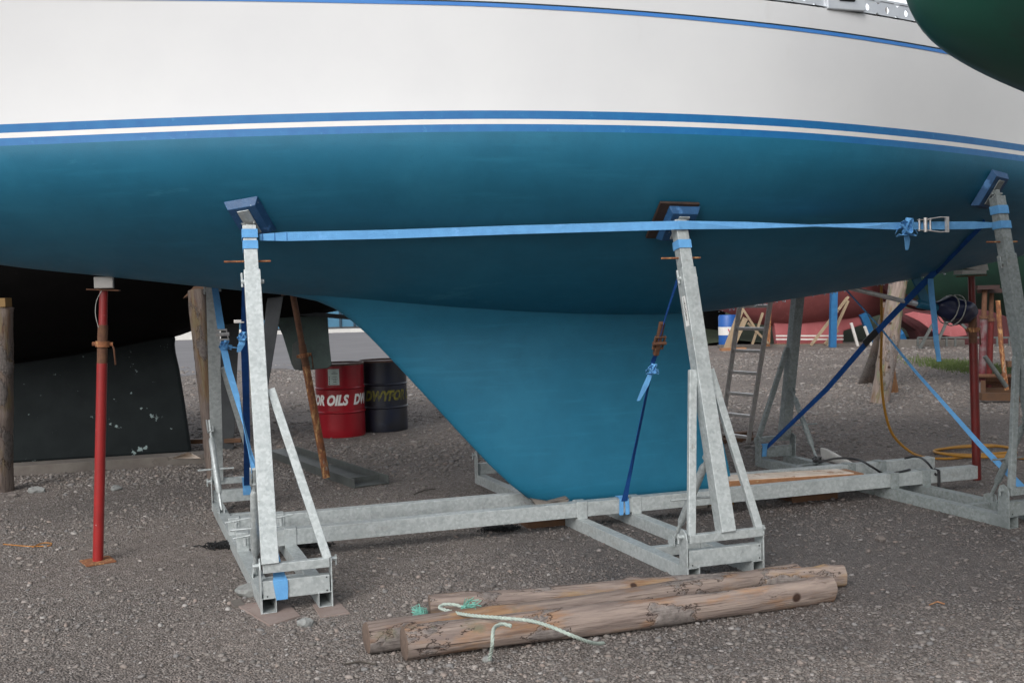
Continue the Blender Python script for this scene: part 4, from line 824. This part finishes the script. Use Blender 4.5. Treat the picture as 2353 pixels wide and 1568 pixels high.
# ladder
Ll,Lr=G(1652,1006,.05),G(1722,1016,.05); ctr=(Ll+Lr)/2; yq=1010
best=min((abs(T(1687+(1010-y)*.150,y,1.28)[2]-3.3),y) for y in range(0,700,4))[1]; ltop=T(1687+(1010-best)*.150,best,1.28)
e=nrm(Lr-Ll)*.20; la=thing('ladder',ctr,'steel ladder leaning against the far side of the white yacht','ladder'); d=ltop-ctr
for sd in(-1,1):
    b=MB(); b.bar(ctr+e*sd,ltop+e*sd,.022,.055,e); part('stile',b,MT['steel'],la,bev=.004)
nr=int(np.linalg.norm(d)/.245)
for k in range(nr): 
    b=MB(); q=ctr+nrm(d)*(.06+.245*k); b.bar(q-e,q+e,.03,.03,nrm(d)); part('rung',b,MT['steel'],la,bev=.004)
b=MB(); g=G(1690,1015); b.box(g+Z*.02+N*.12,A*.3,N*.16,Z*.022); b.box(g+Z*.065+N*.16,A*.28,N*.05,Z*.018); obj('wooden_pallet_board',b,MT['timberd'],bev=.004,label='brown boards under the foot of the steel ladder',cat='board')
# ---------------------------------------------------------------- far boats and stands on the right
def farboat(name,label,org,ax_,parts_,grp=None): pass
FY=28.5
def Yf(x,y,d=0): return Y(x,y,FY+d)
rb=thing('red_hulled_boat',Yf(1850,797),'boat with faded pink-red bottom and long keel, behind the steel ladder','boat')
XL,XR=Yf(1560,700)[0],Yf(2130,700)[0]
ppts=[(1560,700),(1655,708),(1700,722),(1760,745),(1850,752),(1940,745),(2000,738),(2050,728),(2110,700),(2140,640)]
pr=spl([Yf(x,y)[0] for x,y in ppts],[Yf(x,y)[2] for x,y in ppts])
hb=oldboat(XL,Yf(2138,640)[0],pr,spl([XL,XL+1.2,XL+3,XL+5,XL+6.4,Yf(2138,640)[0]],[.1,.8,1.4,1.4,1.0,.3]),lambda s:3.4,np.array([0,FY+1.4,0]),np.array([1.,0,0]),np.array([0,1.,0]))
b=MB()
for sd in(-1,1): b.grid(hb(np.linspace(0,.62,14),sd))
part('hull_bottom',b,MT['mred'],rb,smooth=2)
b=MB()
for sd in(-1,1): b.grid(hb(np.linspace(.62,1,6),sd))
a1_,a2_=hb([1],-1),hb([1],1); b.grid([[p[0],q[0]] for p,q in zip(a1_,a2_)]); part('topsides',b,MT['gel'],rb,smooth=2)
b=MB(); b.prism([Yf(x,y,1.2) for x,y in((1775,725),(1990,725),(1985,745),(1938,760),(1936,797),(1786,797))],(0,.35,0)); part('keel',b,MT['pink'],rb,bev=.03)
b=MB()
for yy in(771,779,793): b.bar(Yf(1782,yy,.9),Yf(1937,yy,.9),.04,.03,Z)
obj('rail_trestle',b,MT['wht'],label='low white rails in front of the faded pink keel',cat='trestle')
b=MB(); b.bar(Yf(1650,803,.4)+Z*.07,Yf(1990,799,.4)+Z*.07,.14,.3,Z); obj('timber_beam',b,MT['timberg'],label='pale timber baulk on the ground in front of the pink keel',cat='timber beam')
b=MB(); b.bar(Yf(1778,797,.5)+Z*.05,Yf(1940,796,.5)+Z*.05,.1,.2,Z); obj('timber_beam',b,MT['rust'],label='rust-orange beam directly under the faded pink keel',cat='timber beam')
def strutset(name,label,segs,mat,cat,w=.06,grp=None,dep=0):
    b=MB()
    for x0,y0,x1,y1 in segs: b.bar(Yf(x0,y0,dep),Yf(x1,y1,dep+.15),w,w,(1,0,0))
    return obj(name,b,mat,label=label,cat=cat,group=grp)
strutset('timber_trestle','beige timber trestle leaning right of the faded pink keel',[(1946,684,1862,793),(1948,690,1900,797),(1925,712,1948,682),(1925,757,1895,790)],MT['beige'],'trestle',.07,dep=.1)
strutset('timber_trestle','crossed pale timbers seen through the steel ladder',[(1718,742,1765,788),(1752,718,1728,790),(1700,700,1745,770)],MT['beige'],'trestle',.06,dep=-.4)
strutset('timber_trestle','stout beige timber legs beside the blue drum',[(1702,712,1668,800),(1712,730,1678,803)],MT['beige'],'trestle',.13,dep=-.8)
b=MB(); b.bar(Yf(1655,806,-.8)+Z*.04,Yf(1712,804,-.8)+Z*.04,.08,.3,Z); obj('timber_block',b,MT['timber'],label='brown block under the stout beige legs beside the blue drum',cat='timber block')
strutset('red_stand','thin red-orange post seen through the ladder rungs',[(1768,700,1764,795)],MT['rust'],'stand',.09,dep=-.3)
strutset('blue_post','blue painted post right of the faded pink keel',[(1916,640,1912,797)],MT['bluep'],'post',.17,dep=-.9)
strutset('blue_post','slanting blue painted plank beyond the dark blue strap',[(1982,722,2012,798)],MT['bluep'],'post',.2,dep=.6)
strutset('white_post','thin white slanting pole left of the long blue strap, left one of the pair',[(1955,742,1972,801)],MT['wht'],'pole',.07,'white poles',-.5)
strutset('white_post','thin white slanting pole left of the long blue strap, right one of the pair',[(1986,750,2002,794)],MT['wht'],'pole',.07,'white poles',-.4)
bd=thing('plastic_drum',Yf(1668,788,1),'blue plastic drum with a white band beyond the ladder, left of the timber legs','drum')
c=Yf(1672,788,1); c[2]=0; n=24; hh=.95; rad=.27
b=MB(); b.grid([[c+np.array([r*math.cos(2*math.pi*k/n),r*math.sin(2*math.pi*k/n),z]) for k in range(n)] for z,r in((0,rad*.95),(.05,rad),(.9,rad),(.95,rad*.9),(.952,.01))],True); part('drum_body',b,MT['bdrum'],bd,smooth=2)
b=MB(); b.grid([[c+np.array([(rad+.005)*math.cos(2*math.pi*k/n),(rad+.005)*math.sin(2*math.pi*k/n),z]) for k in range(n)] for z in(.36,.60)],True); wb=part('white_band',b,MT['wht'],bd,smooth=2)
vs,fs=textmesh('W',.17,.006); b=MB(); b.add([c+np.array([(rad+.01)*math.sin(.15+x/rad),-(rad+.01)*math.cos(.15+x/rad),.47+y]) for x,y,_ in vs],fs); part('band_lettering',b,MT['letr'],wb,fix=False)
b=MB(); b.prism([Yf(x,y,4) for x,y in((1560,690),(1660,690),(1668,712),(1665,790),(1560,790))],(0,1.5,0)); obj('black_hull_part',b,MT['blackboat'],bev=.08,label='black bulky hull part beyond the middle post, left of the blue drum',cat='hull')  # solid block standing for part of another boat's black hull
b=MB(); b.prism([Yf(x,y,6) for x,y in((1690,716),(1720,704),(1765,708),(1790,730),(1790,760),(1690,762))],(0,1.5,0)); obj('parked_car',b,MT['ink'],bev=.15,label='dark vehicle partly hidden behind the steel ladder',cat='vehicle')
# second far group : red long-keel boat with a rudder
FY=27.0
r2=thing('red_hulled_boat',Yf(2200,797),'boat with shade-darkened red rounded bottom behind the navy propeller bag','boat')
b=MB(); o2=[(2040,700),(2130,715),(2200,706),(2262,706),(2320,720),(2420,735),(2560,745),(2560,797),(2200,799),(2120,796),(2104,760),(2060,730)]
b.prism([Yf(x,y,.3) for x,y in o2],(0,.8,0)); part('keel',b,MT['dred'],r2,bev=.12)
ppts=[(1990,560),(2040,640),(2100,700),(2262,710),(2400,725),(2600,700),(2800,600)]
x0_,x1_=Yf(1992,560)[0],Yf(2795,600)[0]; pr2=spl([Yf(x,y)[0] for x,y in ppts],[Yf(x,y)[2] for x,y in ppts])
hb=oldboat(x0_,x1_,pr2,spl([x0_,x0_+1.2,x0_+3,x0_+6,x1_],[.3,1.0,1.5,1.5,.3]),lambda s:3.6,np.array([0,FY+.9,0]),np.array([1.,0,0]),np.array([0,1.,0]))
b=MB()
for sd in(-1,1): b.grid(hb(np.linspace(0,.5,12),sd))
part('hull_bottom',b,MT['dred'],r2,smooth=2)
b=MB()
for sd in(-1,1): b.grid(hb(np.linspace(.5,1,6),sd))
a1_,a2_=hb([1],-1),hb([1],1); b.grid([[p[0],q[0]] for p,q in zip(a1_,a2_)]); part('topsides',b,MT['greenfar'],r2,smooth=2)
b=MB(); b.prism([Yf(x,y,-.3) for x,y in((2078,722),(2100,716),(2170,728),(2215,752),(2222,770),(2190,775),(2150,766),(2112,738))],(0,.12,0)); part('rudder',b,MT['pink'],r2,bev=.02)
b=MB(); b.bar(Yf(2108,775,-.7),Yf(2352,775,-.7),.05,.04,Z); b.bar(Yf(2105,804,-.7),Yf(2420,806,-.7),.14,.1,Z)
for x in(2108,2150,2174,2194,2240,2290,2318): b.bar(Yf(x,775,-.72),Yf(x,795,-.72),.05,.03,(1,0,0))
b.bar(Yf(2142,745,-.9),Yf(2112,800,-.9),.07,.05,(1,0,0)); b.bar(Yf(2176,735,-.9),Yf(2146,802,-.9),.07,.05,(1,0,0))
b.bar(Yf(2200,735,-.9),Yf(2240,775,-.9),.06,.05,(1,0,0)); obj('steel_trailer',b,MT['channel'],label='low grey steel trailer frame in front of the dark red boat',cat='trailer')
b=MB(); b.bar(Yf(2030,799,-.2)+Z*.1,Yf(2210,799,-.2)+Z*.1,.26,.3,Z); obj('timber_beam',b,MT['timberg'],label='pale timber baulk under the dark red boat, left of the trailer frame',cat='timber beam')
strutset('blue_post','short blue block under the stern of the dark red boat',[(2045,752,2042,795),(2060,765,2072,790)],MT['bluep'],'post',.3,dep=0)
# green hull standing nearer, on trunks and red jacks
FY=15.2
g2=thing('green_hulled_boat',Yf(2240,900),'dark green hull overhead beyond the stern of the white yacht','boat')
ppts=[(1960,560),(2010,625),(2050,655),(2110,690),(2200,705),(2268,713),(2315,728),(2400,760),(2600,780)]
x0_,x1_=Yf(1962,560)[0],Yf(2600,780)[0]; pr3=spl([Yf(x,y)[0] for x,y in ppts],[Yf(x,y)[2] for x,y in ppts])
hb=oldboat(x0_,x1_+3,pr3,spl([x0_,x0_+.8,x0_+2,x0_+4,x1_+3],[.1,.5,1.0,1.5,1.5]),lambda s:3.3,np.array([0,FY,0]),np.array([1.,0,0]),np.array([0,1.,0]))
b=MB()
for sd in(-1,1): b.grid(hb(np.linspace(0,1,20),sd))
a1_,a2_=hb([1],-1),hb([1],1); b.grid([[p[0],q[0]] for p,q in zip(a1_,a2_)]); r_=hb(np.linspace(0,1,20),-1)[0],hb(np.linspace(0,1,20),1)[0]; b.grid(r_)
part('hull',b,MT['greenfar'],g2,smooth=2)
log('trunk_prop',G(2017,925)-Z*.02,Y(2068,632,14.2),.125,.115,MT['trunkp'],'pale stout trunk prop beyond the crossing blue straps','trunk props under the green hull',31,'trunk prop',n=44,m_=20)
log('trunk_prop',G(1985,880)-Z*.02,Y(2052,690,15.3),.105,.085,MT['trunkd'],'dark leaning trunk prop left of the pale stout one','trunk props under the green hull',32,'trunk prop',n=34,m_=18)
log('trunk_prop',G(2050,900)-Z*.02,Y(2030,700,14.6),.09,.07,MT['timber'],'orange-brown trunk prop right of the pale stout one','trunk props under the green hull',33,'trunk prop',n=34,m_=16)
def jack(x0,y0,x1,y1,r,mat,label,dep=14.4):
    g=Y(x0,y0,dep); t_=Y(x1,y1,dep); tg=thing('boat_jack',[g[0],g[1],0],label,'boat jack','red jacks under the green hull'); b=MB(); b.tube([g,lerp(g,t_,.72)],r,12); part('outer_tube',b,mat,tg,smooth=2)
    b=MB(); b.tube([lerp(g,t_,.7),t_],r*.72,12); b.tube([lerp(g,t_,.72)-Z*.02,lerp(g,t_,.72)+Z*.03],r*1.3,12); part('screw',b,MT['rustd'],tg,smooth=2); b=MB(); b.box(t_,(.16,0,0),(0,.12,0),(0,0,.03)); part('head_plate',b,MT['redpale'],tg)
jack(2254,905,2262,660,.05,MT['redwhite'],'red and white flaking boat jack behind the dark red prop')
jack(2270,905,2278,668,.045,MT['redd'],'dark red boat jack close right of the flaking one',14.6)
b=MB(); b.tube([Y(2292,690,14),Y(2300,800,14),Y(2312,895,14)],.032,10); obj('rusty_pole',b,MT['rust'],label='thin rusty pole leaning right of the red jacks',cat='pole')
b=MB(); b.tube([Y(2262,818,13.6),Y(2312,888,13.6)],.03,10); obj('grey_pole',b,MT['channel'],label='short grey pole slanting over the rusty rack',cat='pole')
rk=thing('pipe_rack',G(2290,915),'rack of rusty pipes and timbers on the gravel behind the dark red prop','rack')
b=MB()
for i in range(7):
    yy=862+i*7.5+rr.random()*2; b.tube([Y(2222+rr.random()*30,yy,14.3+.1*i),Y(2420,yy+rr.random()*3,14.5+.1*i)],.032,10)
part('pipes',b,MT['rustd'],rk,smooth=2)
b=MB(); b.bar(Y(2252,910,13.6),Y(2420,913,13.6),.1,.1,Z); b.bar(Y(2252,895,14.6),Y(2420,898,14.6),.08,.1,Z)
for x in(2258,2330,2400): b.bar(Y(x,910,13.7),Y(x,878,14.2),.06,.06,(1,0,0))
b.bar(Y(2310,835,14.3),Y(2400,838,14.3),.08,.12,Z); part('rack_frame',b,MT['timberd'],rk)
# grass tufts
def tufts(name,n,fn,mat,hgt,label,seed):
    r=np.random.default_rng(seed); b=MB()
    for _ in range(n):
        x,y=fn(r); h=hgt*(.4+r.random()); a=r.random()*6.28; w_=.006+.006*r.random(); l=(r.random(2)-.5)*h
        b.add([(x-w_*math.cos(a),y-w_*math.sin(a),0),(x+w_*math.cos(a),y+w_*math.sin(a),0),(x+l[0],y+l[1],h)],[(0,1,2)])
    return obj(name,b,mat,label=label,cat='grass',kind='stuff',fix=False)
def gf(r):
    a=G(2110+r.random()*200*(.6+.4*r.random()),838,0); return a[0]+r.normal()*.15,19.6+r.normal()*1.15+.6*math.sin(a[0]*5)
tufts('grass_patch',4200,gf,MT['grass'],.07,'bright green grass patch growing in the gravel beyond the blue straps',5)
# grass bank, hedge, trees, kerb and shed
b=MB(); b.grid([[(x,y,z+.15*math.sin(x*1.3+y)) for x in np.linspace(4,60,60)] for y,z in((30.5,.0),(32,.3),(36,.8),(42,1.2),(48,1.4),(60,1.5))]); obj('grass_bank',b,MT['bank'],kind='structure',smooth=True)
def tree(x,y,h,cr_,label,mat,seed,n=2600,z0=0,trunk_h=.3):
    r=np.random.default_rng(seed); tg=thing('tree',(x,y,z0),label,'tree','trees beyond the boats'); b=MB()
    b.tube([(x,y,z0),(x+.1,y,z0+h*.3),(x-.15,y+.1,z0+h*.55),(x,y,z0+h*.85)],[.22,.17,.12,.04],10)
    lobes=[]
    for k in range(13):
        a=r.random()*6.28; q=.25+.6*r.random(); c=np.array([x+cr_*q*math.cos(a)*.8,y+cr_*q*math.sin(a)*.8,z0+h*(trunk_h+.62*r.random())]); lobes.append((c,cr_*(.3+.25*r.random()))); b.tube([(x,y,z0+h*.35),lerp((x,y,z0+h*.4),c,.6)+Z*.2,c],[.08,.05,.02],6)
    part('trunk',b,MT['bark'],tg,smooth=True)
    vs=[];fs=[]
    for i in range(n):
        c,rd_=lobes[r.integers(13)]; v=nrm(r.normal(size=3)); p=c+v*rd_*(r.random()**.4)*np.array([1,1,.8]); s_=.07+.10*r.random(); e1=nrm(r.normal(size=3))*s_; e2=nrm(np.cross(e1,r.normal(size=3)))*s_*.7; o=len(vs); vs+=[p-e1,p+e2,p+e1,p-e2]; fs.append((o,o+1,o+2,o+3))
    m_=MB(); m_.add(vs,fs); part('crown',m_,mat,tg,fix=False)
for i,(x,y,h,c_,mt,lb) in enumerate(((9,46,11,3.5,'leaf','broad dark tree glimpsed between the red boat and the white hull'),(14.5,44,14,4,'leafp','blossoming tree rising above the yacht deck, by the pale post'),(20.5,45,15.5,4.2,'leafp','tall tree showing above the deck beside the green overhang'),(27,44,13,4,'leaf','dark tree at the far right beyond the green hull'),(3.5,50,9,3,'leaf','lower dark tree furthest left behind the middle post'))):
    tree(x,y,h,c_,lb,MT[mt],60+i,3800)
b=MB(); c=Y(2425/1.1973*1.0,0,40); b.box((Y(2024,5,40)[0],40,7.5),(.16,0,0),(0,.16,0),(0,0,7.5)); obj('utility_pole',b,MT['timberg'],label='pale upright post showing above the yacht deck among the trees',cat='pole')
r=np.random.default_rng(77); m_=MB(); vs=[];fs=[]
for i in range(9000):
    p=np.array([6+r.random()*45,40+r.random()*3,1+r.random()**1.3*3.2]); s_=.09+.12*r.random(); e1=nrm(r.normal(size=3))*s_; e2=nrm(np.cross(e1,r.normal(size=3)))*s_*.7; o=len(vs); vs+=[p-e1,p+e2,p+e1,p-e2]; fs.append((o,o+1,o+2,o+3))
m_.add(vs,fs); obj('hedge',m_,MT['leaf'],label='dark hedge along the top of the bank behind the red boats',cat='hedge',fix=False,kind='stuff')
FY=58
b=MB(); pr_=[Yf(-700,790),Yf(640,779),Yf(640,757),Yf(-700,757)]; x0_,x1_=Yf(-900,760)[0],Yf(655,760)[0]
b.box(((x0_+x1_)/2,50,.22),((x1_-x0_)/2,0,0),(0,.3,0),(0,0,.22)); obj('kerb_wall',b,MT['concrete'],bev=.02,label='low white wall along the far side of the road, on the left',cat='wall')
b=MB(); xs=np.linspace(Yf(655,760)[0],Yf(1300,760)[0],30); b.grid([[ (x,y_,z_) for x in xs] for y_,z_ in((55,.0),(55,.2),(55.6,.2),(55.6,0))]); obj('kerb',b,MT['concrete'],kind='structure')
b=MB(); b.box((-14,64,1.6),(34,0,0),(0,.1,0),(0,0,1.5)); 
b.cur=1; x=-46
while x<19: b.box((x,63.85,1.6),(.07,0,0),(0,.05,0),(0,0,1.48)); x+=.9
obj('sheet_fence',b,[MT['fence'],MT['fencer']],label='blue ribbed sheet fence across the road behind the oil drums',cat='fence')
b=MB(); b.box((-14,64,.05),(34,0,0),(0,.15,0),(0,0,.07)); obj('fence_plinth',b,MT['darkplank'],label='dark plinth along the foot of the blue ribbed fence',cat='plinth')
# ---------------------------------------------------------------- bits on the ground
def rock(x,y,s_,label,mat,seed,cat='stone',group='large stones on the gravel'):
    r=np.random.default_rng(seed); bm=bmesh.new(); bmesh.ops.create_icosphere(bm,subdivisions=2,radius=1); g=G(x,y)
    for v in bm.verts: 
        k=1+.16*math.sin(v.co.x*3+seed)+.14*math.sin(v.co.y*4+seed*2)+r.normal()*.05; v.co=Vector((v.co.x*s_*1.3*k,v.co.y*s_*k,v.co.z*s_*.7*k+s_*.35))
    me=bpy.data.meshes.new('stone'); bm.to_mesh(me); bm.free(); me.materials.append(mat); o=bpy.data.objects.new('stone',me); COL.objects.link(o); o.location=g; setp(o,label,cat,group)
MT['stoneb']=PM('pale_stone',(.24,.25,.24),(.16,.16,.155),30,rough=.8,bump=.4,bs=50); MT['stoned']=PM('brown_stone',(.13,.11,.10),(.09,.08,.075),30,rough=.85,bump=.4,bs=50)
for i,(x,y,s_,mt,lb) in enumerate(((268,1125,.04,'stoneb','pale grey stone on the gravel right of the bright red prop'),(85,1130,.05,'stoneb','flat pale stone near the left trunk prop'),(30,1140,.035,'stoned','dark stone at the left edge below the trunk prop'),(570,1365,.06,'stoneb','whitish lump of mortar left of the near left cradle foot'),(700,1436,.035,'stoneb','pale stone between the two rusty plates'),(1120,1517,.022,'stoneb','small stone under the short green rope end'),(2025,1240,.03,'stoned','pinkish stone on the dark gravel right of the middle frame'),(1500,1290,.035,'stoned','flat brown stone left of the middle frame foot'),(490,1182,.03,'stoned','brown stone left of the near left cradle frame'))):
    rock(x,y,s_,lb,MT[mt],i+3)
def fuzz(x,y,w_,label,seed):  # small dark heap of short black strands
    r=np.random.default_rng(seed); g=G(x,y); b=MB()
    for _ in range(220):
        q=g+np.array([r.normal()*w_,r.normal()*w_*.5,0]); e=q+np.array([r.normal()*.03,r.normal()*.03,.008+.028*r.random()]); b.tube([q,lerp(q,e,.5)+Z*.012,e],.004,4)
    obj('fuzz_clump',b,MT['fuzz'],label=label,cat='fuzz',group='black weed clumps')
fuzz(515,1256,.05,'black weed clump left of the near left cradle frame',1); fuzz(1150,1217,.055,'black weed clump under the near beam, left of the dark block',2); fuzz(715,1254,.05,'black weed clump behind the slanting brace of the left frame',3)
b=MB(); b.tube(curve([G(8,1249,.01),G(30,1251,.006),G(80,1254,.008),G(115,1252,.008),G(118,1247,.012),G(100,1246,.012),G(75,1256,.01)],30),.004,6); obj('orange_cord',b,MT['orange'],smooth=True,label='thin orange cord loop lying on the gravel at the left edge',cat='cord')
for i,(x0,y0,x1,y1) in enumerate(((790,1524,865,1526),(950,1135,1000,1122),(1230,1575-8,1300,1560),(2135,1388,2170,1386))):
    if y0>1560: continue
    b=MB(); b.tube([G(x0,y0,.008),lerp(G(x0,y0),G(x1,y1),.5)+Z*.014,G(x1,y1,.008)],.004,5); obj('twig',b,MT['bark'] if i<3 else MT['timber'],label=('dark twig on the gravel left of the log ends','thin brown twig behind the cradle beams, below the rusty prop','','brown splinter of wood on the gravel right of the logs')[i],cat='twig')

rr=np.random.default_rng(12); b=MB()
for k in range(46):
    x=1640+rr.random()**1.0*560; P=T(x,np.interp(x,[1620,1800,2100,2250],[718,690,640,612])+.5+rr.random()*2,0); r_=.003+.004*rr.random(); b.tube([P+Z*r_,P+Z*r_*.6,P-Z*r_*.3,P-Z*r_*1.4],[r_*.3,r_,r_,r_*.2],7)
m_,t_,bs_=newmat('water'); bs_.inputs['Base Color'].default_value=(.8,.85,.9,1); bs_.inputs['Roughness'].default_value=.05; bs_.inputs['Transmission Weight'].default_value=.6
obj('water_drops',b,m_,smooth=True,label='water drops hanging along the lower edge of the yacht stern',cat='water drops',kind='stuff')

b=MB(); b.tube(curve([T(233,668,-.05),T(222,690,-.05),T(219,720,-.05),T(226,752,-.05)],14),.0022,5); obj('thin_wire',b,MT['cordw'],label='thin bent wire hanging beside the top of the bright red prop',cat='wire')
